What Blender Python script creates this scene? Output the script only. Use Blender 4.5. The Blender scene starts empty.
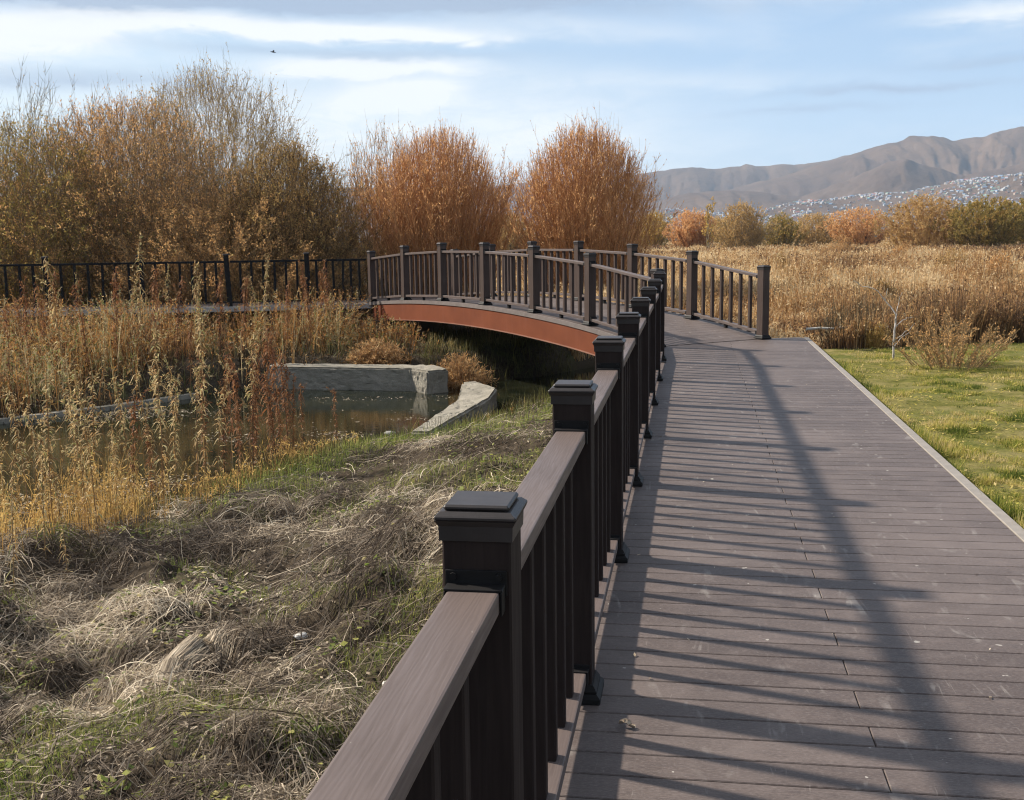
import bpy, bmesh, math
import numpy as np
from mathutils import Matrix, Vector

scene = bpy.context.scene
COL = scene.collection
rad = math.radians

# ------------------------------------------------------------------ camera
F_PX, PITCH, ROLL, EYE = 1135.0, rad(8.25), -0.0125, 1.6
cam_data = bpy.data.cameras.new('camera')
cam = bpy.data.objects.new('camera', cam_data)
COL.objects.link(cam)
cam_data.sensor_width = 36.0
cam_data.lens = 36.0 * F_PX / 1024.0
cam_data.clip_start = 0.05
cam_data.clip_end = 20000
cam.matrix_world = (Matrix.Translation((0, 0, EYE)) @ Matrix.Rotation(math.pi / 2 - PITCH, 4, 'X')
                    @ Matrix.Rotation(ROLL, 4, 'Z'))
scene.camera = cam

# ------------------------------------------------------------------ sun and sky
SUN_EL = rad(37.0)
SUN_DIR = Vector((-0.895 * math.cos(SUN_EL), 0.446 * math.cos(SUN_EL), math.sin(SUN_EL)))   # towards the sun
sun_data = bpy.data.lights.new('sun', 'SUN')
sun_data.energy = 5.0
sun_data.angle = rad(2.2)
sun_data.color = (1.0, 0.92, 0.80)
sun = bpy.data.objects.new('sun', sun_data)
COL.objects.link(sun)
sun.rotation_euler = SUN_DIR.to_track_quat('Z', 'Y').to_euler()
sun.location = (-30, 15, 40)

vs = scene.view_settings
vs.view_transform = 'Standard'
vs.look = 'None'
vs.gamma = 1.0
vs.exposure = 1.0
vs.use_curve_mapping = False
scene.cycles.use_denoising = True
scene.cycles.pixel_filter_type = 'BLACKMAN_HARRIS'
scene.cycles.filter_width = 1.15
scene.cycles.max_bounces = 6
scene.cycles.volume_bounces = 0
scene.cycles.transparent_max_bounces = 6
scene.cycles.sample_clamp_indirect = 3.0


def build_world():
    w = bpy.data.worlds.new('World')
    scene.world = w
    w.use_nodes = True
    nt = w.node_tree
    N, L = nt.nodes, nt.links
    N.clear()

    def node(t, **k):
        n = N.new(t)
        for a, b in k.items():
            setattr(n, a, b)
        return n

    def val(x, n, i):
        if isinstance(x, (int, float)):
            n.inputs[i].default_value = x
        else:
            L.new(x, n.inputs[i])

    def m(op, a, b=None, c=None):
        n = node('ShaderNodeMath', operation=op)
        val(a, n, 0)
        if b is not None: val(b, n, 1)
        if c is not None: val(c, n, 2)
        return n.outputs[0]

    out = node('ShaderNodeOutputWorld')
    bg = node('ShaderNodeBackground')
    bg.inputs['Strength'].default_value = 0.063
    sky = node('ShaderNodeTexSky', sky_type='NISHITA')
    sky.sun_disc = False
    sky.sun_elevation = SUN_EL
    sky.sun_rotation = math.atan2(SUN_DIR.x, SUN_DIR.y)
    sky.air_density = 1.0
    sky.dust_density = 0.6
    sky.ozone_density = 1.6
    tc = node('ShaderNodeTexCoord')
    sep = node('ShaderNodeSeparateXYZ')
    L.new(tc.outputs['Generated'], sep.inputs[0])
    x, y, z = sep.outputs
    az = m('ARCTAN2', x, y)                                   # degrees of azimuth, 0 straight ahead
    az = m('MULTIPLY', az, 57.2958)
    el = m('MULTIPLY', m('ARCSINE', z), 57.2958)

    comb = node('ShaderNodeCombineXYZ')
    L.new(m('MULTIPLY', az, 0.10), comb.inputs[0])
    L.new(m('MULTIPLY', el, 0.34), comb.inputs[1])

    def noise(scale, detail, rough, off=0.0, dist=0.0):
        mp = node('ShaderNodeMapping')
        mp.inputs['Location'].default_value = (off, off * 0.7, off * 0.3)
        L.new(comb.outputs[0], mp.inputs[0])
        n = node('ShaderNodeTexNoise')
        n.inputs['Scale'].default_value = scale
        n.inputs['Detail'].default_value = detail
        n.inputs['Roughness'].default_value = rough
        n.inputs['Distortion'].default_value = dist
        L.new(mp.outputs[0], n.inputs['Vector'])
        return n.outputs['Fac']
    n1 = noise(1.3, 5, 0.55, 3.1, 0.4)
    n2 = noise(3.4, 8, 0.66, 7.7, 0.9)
    n3 = noise(0.7, 3, 0.5, 11.3)
    azw = m('ADD', az, m('MULTIPLY', m('SUBTRACT', n3, 0.5), 6.0))
    elw = m('ADD', m('ADD', el, m('MULTIPLY', m('SUBTRACT', n1, 0.5), 1.2)), m('MULTIPLY', m('SUBTRACT', n2, 0.5), 0.55))

    def lobe(a0, e0, wa, wu, wd, tilt=0.0, amp=1.0):
        """an elongated cloud bank: soft above (wu degrees), crisper below (wd degrees)"""
        da = m('SUBTRACT', azw, a0)
        de = m('SUBTRACT', m('SUBTRACT', elw, e0), m('MULTIPLY', da, tilt))
        up = m('DIVIDE', m('MAXIMUM', de, 0.0), wu)
        dn = m('DIVIDE', m('MINIMUM', de, 0.0), wd)
        aa = m('DIVIDE', da, wa)
        r2 = m('ADD', m('MULTIPLY', aa, aa), m('ADD', m('MULTIPLY', up, up), m('MULTIPLY', dn, dn)))
        return m('MULTIPLY', m('EXPONENT', m('MULTIPLY', r2, -1.0)), amp)

    def total(ls):
        t = ls[0]
        for q in ls[1:]:
            t = m('ADD', t, q)
        return t
    white = total([lobe(-8.3, 9.6, 7.2, 0.52, 0.28, -0.035, 1.7), lobe(-7.0, 8.05, 4.4, 0.42, 0.28, -0.01, 1.35),
                   lobe(-5.8, 6.5, 2.1, 0.8, 0.40, 0.12, 2.1), lobe(-23.0, 9.0, 5.2, 1.2, 1.0, 0.13, 1.5),
                   lobe(-18.0, 9.9, 4.0, 0.5, 0.4, 0.06, 0.8), lobe(23.0, 9.5, 3.4, 0.5, 0.3, 0.03, 0.8),
                   lobe(14.0, 11.5, 9.0, 0.9, 0.6, -0.08, 0.35), lobe(-13.0, 5.0, 15.0, 3.0, 3.0, 0.0, 0.75),
                   lobe(2.0, 10.0, 9.0, 0.7, 0.5, -0.10, 0.35), lobe(8.0, 7.2, 8.0, 0.5, 0.4, -0.03, 0.3), lobe(0.5, 4.6, 8.0, 2.2, 2.0, 0.0, 0.6),
                   lobe(-60.0, 12.0, 26.0, 4.0, 3.0, 0.0, 0.9), lobe(60.0, 14.0, 24.0, 3.0, 2.0, 0.0, 0.7), lobe(140.0, 18.0, 50.0, 5.0, 3.0, 0.0, 0.7)])
    grey = total([lobe(-14.0, 11.15, 18.0, 3.0, 0.55, -0.012, 2.0), lobe(-20.0, 7.2, 7.0, 0.6, 0.4, 0.0, 0.75),
                  lobe(-23.0, 11.2, 7.0, 1.4, 0.8, 0.0, 0.9), lobe(18.0, 6.4, 5.0, 0.22, 0.2, 0.0, 0.8), lobe(14.5, 5.6, 4.0, 0.2, 0.15, 0.0, 0.5), lobe(23.0, 7.4, 4.0, 0.3, 0.2, 0.01, 0.55),
                  lobe(-9.0, 8.75, 8.0, 0.22, 0.25, -0.03, 0.5), lobe(0.0, 12.6, 18.0, 1.0, 0.8, -0.03, 0.35)])
    wm = m('MULTIPLY', white, m('ADD', 0.10, m('MULTIPLY', n2, 1.6)))
    gm = m('MULTIPLY', grey, m('ADD', 0.35, m('MULTIPLY', n2, 1.1)))
    veil = m('MULTIPLY', m('MAXIMUM', m('SUBTRACT', n1, 0.47), 0.0), 0.8)
    wm = m('MINIMUM', m('ADD', wm, veil), 0.93)
    gm = m('MINIMUM', gm, 0.85)

    def mix(fac, a, b):
        n = node('ShaderNodeMix', data_type='RGBA')
        L.new(fac, n.inputs[0])
        for s, i in ((a, 6), (b, 7)):
            if isinstance(s, tuple): n.inputs[i].default_value = s
            else: L.new(s, n.inputs[i])
        return n.outputs[2]
    # a pale veil of moisture towards the horizon
    hz = m('MULTIPLY', m('EXPONENT', m('MULTIPLY', m('MAXIMUM', el, 0.0), -0.16)), 0.72)
    blue = mix(m('MINIMUM', m('MULTIPLY', m('MAXIMUM', m('ADD', az, 18.0), 0.0), 0.022), 0.6), sky.outputs[0], (3.1, 4.9, 7.6, 1))
    c = mix(hz, blue, (5.9, 6.8, 7.6, 1))
    high = m('MULTIPLY', m('MULTIPLY', m('MINIMUM', m('MAXIMUM', m('DIVIDE', m('SUBTRACT', el, 15.0), 22.0), 0.0), 1.0), n2), 0.95)  # bright cloud added overhead, out of view, to raise the ambient light
    c = mix(wm, c, (8.6, 8.6, 8.4, 1))
    c = mix(gm, c, (3.3, 4.0, 5.2, 1))
    c = mix(high, c, (8.4, 8.6, 8.8, 1))
    L.new(c, bg.inputs['Color'])
    L.new(bg.outputs[0], out.inputs['Surface'])


build_world()


# ------------------------------------------------------------------ small helpers
def tag(o, label=None, cat=None, group=None, kind=None):
    if label: o['label'] = label
    if cat: o['category'] = cat
    if group: o['group'] = group
    if kind: o['kind'] = kind
    return o


def empty(name, loc=(0, 0, 0), rz=0.0):
    o = bpy.data.objects.new(name, None)
    o.empty_display_size = 0.2
    COL.objects.link(o)
    o.location = loc
    o.rotation_euler = (0, 0, rz)
    return o


def link_mesh(name, me, mats=None, parent=None, loc=None, rot=None):
    if mats is not None:
        for mm in (mats if isinstance(mats, (list, tuple)) else [mats]):
            me.materials.append(mm)
    o = bpy.data.objects.new(name, me)
    COL.objects.link(o)
    if parent: o.parent = parent
    if loc is not None: o.location = loc
    if rot is not None: o.rotation_euler = rot
    return o


def np_mesh(name, V, Q, tint=None, mat_idx=None, smooth=False, attrs=None):
    """fast mesh from vertices V (n,3) and equal-sided faces Q (m,k)"""
    V = np.asarray(V, np.float32); Q = np.asarray(Q, np.int32)
    me = bpy.data.meshes.new(name)
    k = Q.shape[1]
    me.vertices.add(len(V)); me.vertices.foreach_set('co', V.ravel())
    me.loops.add(Q.size); me.loops.foreach_set('vertex_index', Q.ravel())
    me.polygons.add(len(Q))
    me.polygons.foreach_set('loop_start', np.arange(0, Q.size, k, dtype=np.int32))
    me.polygons.foreach_set('loop_total', np.full(len(Q), k, np.int32))
    if mat_idx is not None:
        me.polygons.foreach_set('material_index', np.asarray(mat_idx, np.int32))
    me.polygons.foreach_set('use_smooth', np.full(len(Q), bool(smooth)))
    me.update(calc_edges=True)
    for nm, arr in ([('tint', tint)] if tint is not None else []) + list((attrs or {}).items()):
        a = me.attributes.new(nm, 'FLOAT', 'POINT')
        a.data.foreach_set('value', np.asarray(arr, np.float32))
    return me


class Box:
    """collects boxes, prisms and tubes into ONE mesh"""
    def __init__(self): self.bm = bmesh.new()

    def box(self, c, s, bevel=0.0, M=None, seg=1):
        r = bmesh.ops.create_cube(self.bm, size=1.0)
        vs_ = r['verts']
        bmesh.ops.scale(self.bm, vec=s, verts=vs_)
        if bevel > 0:
            es = list({e for v in vs_ for e in v.link_edges})
            rr = bmesh.ops.bevel(self.bm, geom=es, offset=bevel, segments=seg, affect='EDGES', profile=0.6)
            vs_ = list({v for f in rr['faces'] for v in f.verts} | {v for v in vs_ if v.is_valid})
        T = Matrix.Translation(c)
        bmesh.ops.transform(self.bm, matrix=(M @ T) if M else T, verts=vs_)
        return vs_

    def frustum(self, z0, z1, s0, s1, cx=0, cy=0):
        q = []
        for z, s in ((z0, s0), (z1, s1)):
            q.append([self.bm.verts.new((cx + a * s / 2, cy + b * s / 2, z)) for a, b in ((-1, -1), (1, -1), (1, 1), (-1, 1))])
        for i in range(4):
            j = (i + 1) % 4
            self.bm.faces.new((q[0][i], q[0][j], q[1][j], q[1][i]))
        self.bm.faces.new(q[0][::-1]); self.bm.faces.new(q[1])

    def prism(self, pts, z0, z1, M=None):
        """vertical prism; z0 and z1 may be lists of a height per corner"""
        n = len(pts)
        a = z0 if isinstance(z0, (list, tuple)) else [z0] * n
        b = z1 if isinstance(z1, (list, tuple)) else [z1] * n
        lo = [self.bm.verts.new((p[0], p[1], a[i])) for i, p in enumerate(pts)]
        hi = [self.bm.verts.new((p[0], p[1], b[i])) for i, p in enumerate(pts)]
        for i in range(n):
            j = (i + 1) % n
            self.bm.faces.new((lo[i], lo[j], hi[j], hi[i]))
        self.bm.faces.new(lo[::-1]); self.bm.faces.new(hi)

    def cyl(self, c, r, h, M, n=10):
        rr = bmesh.ops.create_cone(self.bm, cap_ends=True, segments=n, radius1=r, radius2=r, depth=h)
        bmesh.ops.transform(self.bm, matrix=Matrix.Translation(c) @ M, verts=rr['verts'])

    def mesh(self, name):
        me = bpy.data.meshes.new(name)
        bmesh.ops.recalc_face_normals(self.bm, faces=self.bm.faces)
        self.bm.to_mesh(me); self.bm.free()
        return me


# value noise for the terrain and for scattering
_lat = np.random.default_rng(5).random((256, 256))


def vnoise(x, y, s=1.0, o=0.0):
    x = np.asarray(x, float) / s + o * 17.3 + 1000; y = np.asarray(y, float) / s + o * 31.7 + 1000
    xi = np.floor(x).astype(int); yi = np.floor(y).astype(int)
    fx = x - xi; fy = y - yi
    fx = fx * fx * (3 - 2 * fx); fy = fy * fy * (3 - 2 * fy)
    g = lambda a, b: _lat[a & 255, b & 255]
    return (g(xi, yi) * (1 - fx) + g(xi + 1, yi) * fx) * (1 - fy) + (g(xi, yi + 1) * (1 - fx) + g(xi + 1, yi + 1) * fx) * fy


def fbm(x, y, s=1.0, o=0.0, n=4):
    t = 0; a = 1.0; w = 0
    for k in range(n):
        t = t + a * vnoise(x, y, s / 2 ** k, o + k); w += a; a *= 0.5
    return t / w


def sstep(a, b, x):
    t = np.clip((np.asarray(x, float) - a) / (b - a), 0, 1)
    return t * t * (3 - 2 * t)


def at(px, py, Y):
    """the point at depth Y (metres ahead of the viewer) seen in direction (px, py)"""
    u0, v0 = px - 512, py - 400
    cr, sr = math.cos(ROLL), math.sin(ROLL)
    u = cr * u0 + sr * v0; v = -sr * u0 + cr * v0
    c, s = math.cos(PITCH), math.sin(PITCH)
    X, Yv, Z = u, F_PX * c - v * s, -F_PX * s - v * c
    t = Y / Yv
    return np.array([X * t, Y, EYE + Z * t])


def on_plane(px, py, z):
    a = at(px, py, 1.0)
    t = (z - EYE) / (a[2] - EYE)
    return np.array([a[0] * t, t, z])


def to_px(x, y, z):
    c, s = math.cos(PITCH), math.sin(PITCH)
    zz = np.asarray(z, float) - EYE
    zc = y * c - zz * s; yc = y * s + zz * c
    u = F_PX * np.asarray(x) / zc; v = -F_PX * yc / zc
    cr, sr = math.cos(ROLL), math.sin(ROLL)
    return 512 + cr * u - sr * v, 400 + sr * u + cr * v


# ------------------------------------------------------------------ materials
def new_mat(name):
    m = bpy.data.materials.new(name)
    m.use_nodes = True
    nt = m.node_tree
    nt.nodes.clear()
    out = nt.nodes.new('ShaderNodeOutputMaterial')
    return m, nt, out


def ramp(nt, fac, stops):
    r = nt.nodes.new('ShaderNodeValToRGB')
    el = r.color_ramp.elements
    while len(el) < len(stops): el.new(0.5)
    for e, (p, c) in zip(el, stops):
        e.position = p; e.color = (*c, 1)
    nt.links.new(fac, r.inputs[0])
    return r.outputs[0]


def attr(nt, name='tint'):
    a = nt.nodes.new('ShaderNodeAttribute'); a.attribute_name = name
    return a.outputs['Fac']


def tex(nt, scale, detail=4, rough=0.55, stretch=(1, 1, 1), coord='Object', dist=0.0):
    tc = nt.nodes.new('ShaderNodeTexCoord')
    mp = nt.nodes.new('ShaderNodeMapping'); mp.inputs['Scale'].default_value = stretch
    nt.links.new(tc.outputs[coord], mp.inputs[0])
    n = nt.nodes.new('ShaderNodeTexNoise')
    n.inputs['Scale'].default_value = scale; n.inputs['Detail'].default_value = detail
    n.inputs['Roughness'].default_value = rough; n.inputs['Distortion'].default_value = dist
    nt.links.new(mp.outputs[0], n.inputs['Vector'])
    return n.outputs['Fac']


def mixc(nt, fac, a, b, blend='MIX'):
    n = nt.nodes.new('ShaderNodeMix'); n.data_type = 'RGBA'; n.blend_type = blend
    for s, i in ((fac, 0), (a, 6), (b, 7)):
        if hasattr(s, 'is_linked') or hasattr(s, 'links'): nt.links.new(s, n.inputs[i])
        elif isinstance(s, tuple): n.inputs[i].default_value = (*s, 1) if len(s) == 3 else s
        else: n.inputs[i].default_value = s
    return n.outputs[2]


def mth(nt, op, a, b=0.0, c=None, clamp=False):
    n = nt.nodes.new('ShaderNodeMath'); n.operation = op; n.use_clamp = clamp
    for i, s in enumerate((a, b) if c is None else (a, b, c)):
        if isinstance(s, (int, float)): n.inputs[i].default_value = s
        else: nt.links.new(s, n.inputs[i])
    return n.outputs[0]


def rng_map(nt, v, a, b, c=0.0, d=1.0):
    n = nt.nodes.new('ShaderNodeMapRange')
    n.inputs[1].default_value = a; n.inputs[2].default_value = b; n.inputs[3].default_value = c; n.inputs[4].default_value = d
    nt.links.new(v, n.inputs[0])
    return n.outputs[0]


def principled(nt, out, color, rough=0.7, spec=0.3, bump=None, bstr=0.3, bdist=0.01, metallic=0.0):
    p = nt.nodes.new('ShaderNodeBsdfPrincipled')
    if isinstance(color, tuple): p.inputs['Base Color'].default_value = (*color, 1)
    else: nt.links.new(color, p.inputs['Base Color'])
    if isinstance(rough, (int, float)): p.inputs['Roughness'].default_value = rough
    else: nt.links.new(rough, p.inputs['Roughness'])
    p.inputs['Specular IOR Level'].default_value = spec
    p.inputs['Metallic'].default_value = metallic
    if bump is not None:
        b = nt.nodes.new('ShaderNodeBump')
        b.inputs['Strength'].default_value = bstr; b.inputs['Distance'].default_value = bdist
        nt.links.new(bump, b.inputs['Height'])
        nt.links.new(b.outputs[0], p.inputs['Normal'])
    nt.links.new(p.outputs[0], out.inputs['Surface'])
    return p


def foliage_mat(name, stops, transl=0.3, rough=0.75):
    m, nt, out = new_mat(name)
    c = ramp(nt, attr(nt), stops)
    d = nt.nodes.new('ShaderNodeBsdfPrincipled')
    d.inputs['Roughness'].default_value = rough; d.inputs['Specular IOR Level'].default_value = 0.15
    nt.links.new(c, d.inputs['Base Color'])
    t = nt.nodes.new('ShaderNodeBsdfTranslucent'); nt.links.new(c, t.inputs['Color'])
    mx = nt.nodes.new('ShaderNodeMixShader'); mx.inputs[0].default_value = transl
    nt.links.new(d.outputs[0], mx.inputs[1]); nt.links.new(t.outputs[0], mx.inputs[2])
    nt.links.new(mx.outputs[0], out.inputs['Surface'])
    return m


def wood_mat(name, dark, light, rough=0.55, grain=(3, 60, 60), spec=0.35, fleck=True):
    """embossed wood-plastic composite with a tight grain along one local axis"""
    m, nt, out = new_mat(name)
    g = tex(nt, 1.0, 5, 0.6, grain, dist=0.8)
    if fleck:                                       # cathedral grain along the rail
        tc = nt.nodes.new('ShaderNodeTexCoord'); mp = nt.nodes.new('ShaderNodeMapping'); mp.inputs['Scale'].default_value = (1, 0.10, 1)
        nt.links.new(tc.outputs['Object'], mp.inputs[0])
        wv = nt.nodes.new('ShaderNodeTexWave'); wv.inputs['Scale'].default_value = 34; wv.inputs['Distortion'].default_value = 16
        wv.inputs['Detail'].default_value = 3; wv.inputs['Detail Scale'].default_value = 0.8
        nt.links.new(mp.outputs[0], wv.inputs['Vector'])
        g = mth(nt, 'ADD', mth(nt, 'MULTIPLY', g, 0.87), mth(nt, 'MULTIPLY', wv.outputs['Fac'], 0.13))
    big = tex(nt, 2.2, 3, 0.5)
    c = mixc(nt, rng_map(nt, g, 0.3, 0.7), dark, light)
    c = mixc(nt, rng_map(nt, big, 0.35, 0.75, 0.0, 0.35), c, tuple(min(1, v * 1.35) for v in light))
    if fleck:
        fl = tex(nt, 45.0, 2, 0.5)
        c = mixc(nt, rng_map(nt, fl, 0.765, 0.775, 0.0, 0.6), c, (0.42, 0.39, 0.34))
    principled(nt, out, c, rng_map(nt, g, 0.3, 0.7, rough + 0.1, rough - 0.08), spec, g, 0.35, 0.002)
    return m


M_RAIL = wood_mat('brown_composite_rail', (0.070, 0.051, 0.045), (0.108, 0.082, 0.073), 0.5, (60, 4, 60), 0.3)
M_POST = wood_mat('brown_composite_post', (0.015, 0.0105, 0.0095), (0.026, 0.0185, 0.0165), 0.65, (60, 60, 3), 0.08, False)  # near posts: darker copy, the shade on their faces put into the brown
M_POST_PALE = wood_mat('sunlit_tone_composite_post', (0.044, 0.030, 0.025), (0.068, 0.048, 0.041), 0.6, (60, 60, 3), 0.12, False)  # bridge posts: paler copy of the same material, sunlit tone in its colour


def mat_deck():
    m, nt, out = new_mat('grey_brown_decking')
    t = attr(nt)
    g = tex(nt, 1.0, 6, 0.7, (4.5, 150, 40), dist=0.5)
    speck = tex(nt, 1.0, 4, 0.7, (60, 240, 40))
    dirt = tex(nt, 0.8, 6, 0.62)
    mott = tex(nt, 6.0, 5, 0.65, (1, 1.6, 1))
    c = ramp(nt, t, [(0.0, (0.066, 0.048, 0.043)), (0.5, (0.090, 0.068, 0.061)), (1.0, (0.122, 0.094, 0.085))])
    c = mixc(nt, rng_map(nt, g, 0.35, 0.68, 0.0, 0.7), c, (0.050, 0.038, 0.034))
    c = mixc(nt, rng_map(nt, speck, 0.50, 0.66, 0.0, 0.75), c, (0.040, 0.030, 0.027))
    c = mixc(nt, rng_map(nt, speck, 0.48, 0.30, 0.0, 0.30), c, (0.30, 0.265, 0.245))
    c = mixc(nt, rng_map(nt, mott, 0.50, 0.70, 0.0, 0.40), c, (0.150, 0.119, 0.107))
    c = mixc(nt, rng_map(nt, dirt, 0.46, 0.70, 0.0, 0.6), c, (0.150, 0.119, 0.107))
    sc = tex(nt, 1.0, 3, 0.5, (7, 1.6, 1), dist=2.5)             # scuffs along the walking direction
    sc2 = tex(nt, 5.0, 4, 0.6)
    scf = mth(nt, 'MULTIPLY', rng_map(nt, sc, 0.60, 0.68), rng_map(nt, sc2, 0.46, 0.66))
    c = mixc(nt, mth(nt, 'MULTIPLY', scf, 0.3), c, (0.36, 0.33, 0.30))
    sc3 = tex(nt, 1.0, 2, 0.5, (22, 2.2, 1), dist=4.0)
    scf3 = mth(nt, 'MULTIPLY', rng_map(nt, sc3, 0.66, 0.70), rng_map(nt, sc2, 0.50, 0.62))
    c = mixc(nt, mth(nt, 'MULTIPLY', scf3, 0.16), c, (0.42, 0.38, 0.34))
    fl = tex(nt, 16.0, 2, 0.5)
    c = mixc(nt, rng_map(nt, fl, 0.735, 0.75, 0.0, 0.7), c, (0.38, 0.35, 0.31))
    principled(nt, out, c, rng_map(nt, g, 0.3, 0.7, 0.66, 0.5), 0.25, g, 0.6, 0.003)
    return m


M_DECK = mat_deck()


def simple(name, color, rough=0.6, spec=0.3, var=0.25, scale=6.0, bump=0.2, bdist=0.004, metallic=0.0):
    m, nt, out = new_mat(name)
    n = tex(nt, scale, 5, 0.6)
    c = mixc(nt, rng_map(nt, n, 0.3, 0.7), tuple(v * (1 - var) for v in color), tuple(min(1, v * (1 + var)) for v in color))
    principled(nt, out, c, rough, spec, n, bump, bdist, metallic)
    return m


M_CAP = simple('dark_brown_moulded_cap', (0.030, 0.025, 0.024), 0.45, 0.28, 0.2, 20)
M_METAL = simple('black_painted_metal', (0.012, 0.011, 0.011), 0.55, 0.12, 0.2, 10)
M_TRIM = simple('pale_edge_trim', (0.205, 0.18, 0.155), 0.6, 0.3, 0.15, 9)
M_FASCIA = simple('brown_bridge_edge', (0.15, 0.125, 0.115), 0.55, 0.3, 0.15, 9)
M_JOIST = simple('dark_timber_beam', (0.05, 0.042, 0.038), 0.75, 0.2, 0.2, 9)
M_GREYDECK = simple('pale_weathered_boardwalk', (0.33, 0.315, 0.30), 0.7, 0.2, 0.2, 5)


def mat_red():
    m, nt, out = new_mat('red_oxide_steel')
    n = tex(nt, 2.2, 5, 0.62); s = tex(nt, 1.0, 4, 0.6, (6, 6, 0.7))
    c = mixc(nt, rng_map(nt, n, 0.35, 0.7), (0.130, 0.038, 0.017), (0.168, 0.050, 0.022))
    c = mixc(nt, rng_map(nt, s, 0.55, 0.72, 0.0, 0.5), c, (0.17, 0.058, 0.036))
    principled(nt, out, c, 0.6, 0.12, n, 0.15, 0.004)
    return m


M_RED = mat_red()
M_FLANGE = simple('red_oxide_flange', (0.22, 0.11, 0.077), 0.5, 0.2, 0.15, 4)


def mat_concrete():
    m, nt, out = new_mat('weathered_concrete')
    n = tex(nt, 3.0, 7, 0.65); f = tex(nt, 28.0, 5, 0.7); p = tex(nt, 9.0, 4, 0.6, (1, 1, 2.5))
    c = mixc(nt, rng_map(nt, n, 0.3, 0.7), (0.16, 0.143, 0.114), (0.28, 0.252, 0.205))
    c = mixc(nt, rng_map(nt, f, 0.55, 0.7, 0.0, 0.55), c, (0.19, 0.18, 0.16))
    c = mixc(nt, rng_map(nt, p, 0.50, 0.64, 0.0, 0.65), c, (0.15, 0.14, 0.105))
    principled(nt, out, c, 0.85, 0.2, f, 0.8, 0.02)
    return m


M_CONC = mat_concrete()

# ------------------------------------------------------------------ the lie of the land
PHI = 0.157
D = np.array([math.sin(PHI), math.cos(PHI)]); NR = np.array([D[1], -D[0]])
P1 = np.array([-0.06, 2.11])                       # railing line of the straight boardwalk
BU = np.array([-0.515, 0.857]); BN = np.array([0.857, 0.515])
B0 = np.array([1.22, 17.5])                        # railing line of the bridge
POND = np.array([(0.9, 16.6), (-1.24, 15.15), (-2.5, 14.3), (-3.5, 11.6), (-4.4, 10.2), (-7, 8.7), (-16, 7.0), (-30, 6),
                 (-30, 13.5), (-12, 14.3), (-7.35, 16.1), (-6.1, 17.5), (-4.7, 19.6), (-1.2, 19.9), (0.6, 20.8), (2.2, 23.2),
                 (3.4, 22.2), (2.2, 18.8)])
WATER_Z = -1.0


def pond_sd(x, y):
    """signed distance to the pond's shore, positive on land"""
    x = np.asarray(x, float); y = np.asarray(y, float)
    d = np.full(x.shape, 1e9); ins = np.zeros(x.shape, bool)
    n = len(POND)
    for i in range(n):
        a, b = POND[i], POND[(i + 1) % n]
        e = b - a
        t = np.clip(((x - a[0]) * e[0] + (y - a[1]) * e[1]) / (e @ e), 0, 1)
        d = np.minimum(d, np.hypot(x - a[0] - t * e[0], y - a[1] - t * e[1]))
        c = ((a[1] > y) != (b[1] > y)) & (x < (b[0] - a[0]) * (y - a[1]) / (b[1] - a[1] + 1e-12) + a[0])
        ins ^= c
    return np.where(ins, -d, d)


def lawn_w(x, y):
    """1 on the mown lawn right of the boardwalk"""
    o = (x - P1[0]) * NR[0] + (y - P1[1]) * NR[1]
    edge = 16.9 + 0.22 * (x - 5) + 1.3 * (fbm(x, y * 0, 1.5, 3, 3) - 0.5) * np.clip(x - 4.2, 0, 1)
    return sstep(1.9, 2.1, o) * (1 - sstep(edge - 0.25, edge + 0.25, y))


def height(x, y):
    x = np.asarray(x, float); y = np.asarray(y, float)
    o = (x - P1[0]) * NR[0] + (y - P1[1]) * NR[1]
    left = -0.32 + 0.185 * np.clip(o, -3.2, 0)
    h = np.where(o < 0, left, -0.30 + 0.18 * sstep(0, 2.0, o))
    fieldw = sstep(16.6, 18.5, y - 0.2 * np.maximum(x - 5, 0)) * sstep(0.0, 2.5, o)
    h = h * (1 - fieldw) + fieldw * -0.38
    back = sstep(14, 17.5, y + 0.35 * x) * (o < 0.5)
    h = h * (1 - back) + back * -0.52
    sd = pond_sd(x, y)
    wide = np.where(y > 17, 0.9, 1.7)
    t = sstep(0, 1, (sd + 0.1) / wide)
    hp = WATER_Z - 0.02 - 0.5 * sstep(0, 1.5, -sd)
    h = np.where(sd > 0, (WATER_Z - 0.04) * (1 - t) + h * t, np.minimum(h, hp))
    near = (o < -0.15) * sstep(0.1, 0.9, sd) * (1 - sstep(15.5, 18, y)) * sstep(-0.1, -0.9, o)
    crev = np.clip(1 - np.abs(fbm(x * 0.9 + y * 0.5, y * 0.7, 0.8, 71, 3) - 0.5) * 13, 0, 1)
    mound = -0.13 * crev + 0.28 * (np.maximum(fbm(x * 1.0 + y * 0.35, y * 0.8, 0.95, 2, 3) - 0.42, 0)) / 0.35 + 0.07 * (fbm(x, y, 0.3, 8, 3) - 0.5)
    h = h + near * mound * (1 - 0.75 * sstep(8.5, 13.5, y))
    rough = (1 - sstep(1.2, 2.2, o) * (y < 17)) * 0.12 * (fbm(x, y, 3.0, 9, 3) - 0.5)
    h = h + rough + lawn_w(x, y) * 0.035 * (fbm(x, y, 0.7, 4, 3) - 0.5)
    return h


def axis(lo, hi, step, far_lo, far_hi, g=1.35):
    a = list(np.arange(lo, hi + 1e-6, step))
    s = step
    while a[-1] < far_hi:
        s *= g; a.append(a[-1] + s)
    s = step; b = [lo]
    while b[-1] > far_lo:
        s *= g; b.append(b[-1] - s)
    return np.array(sorted(set(b[1:])) + a)


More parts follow.
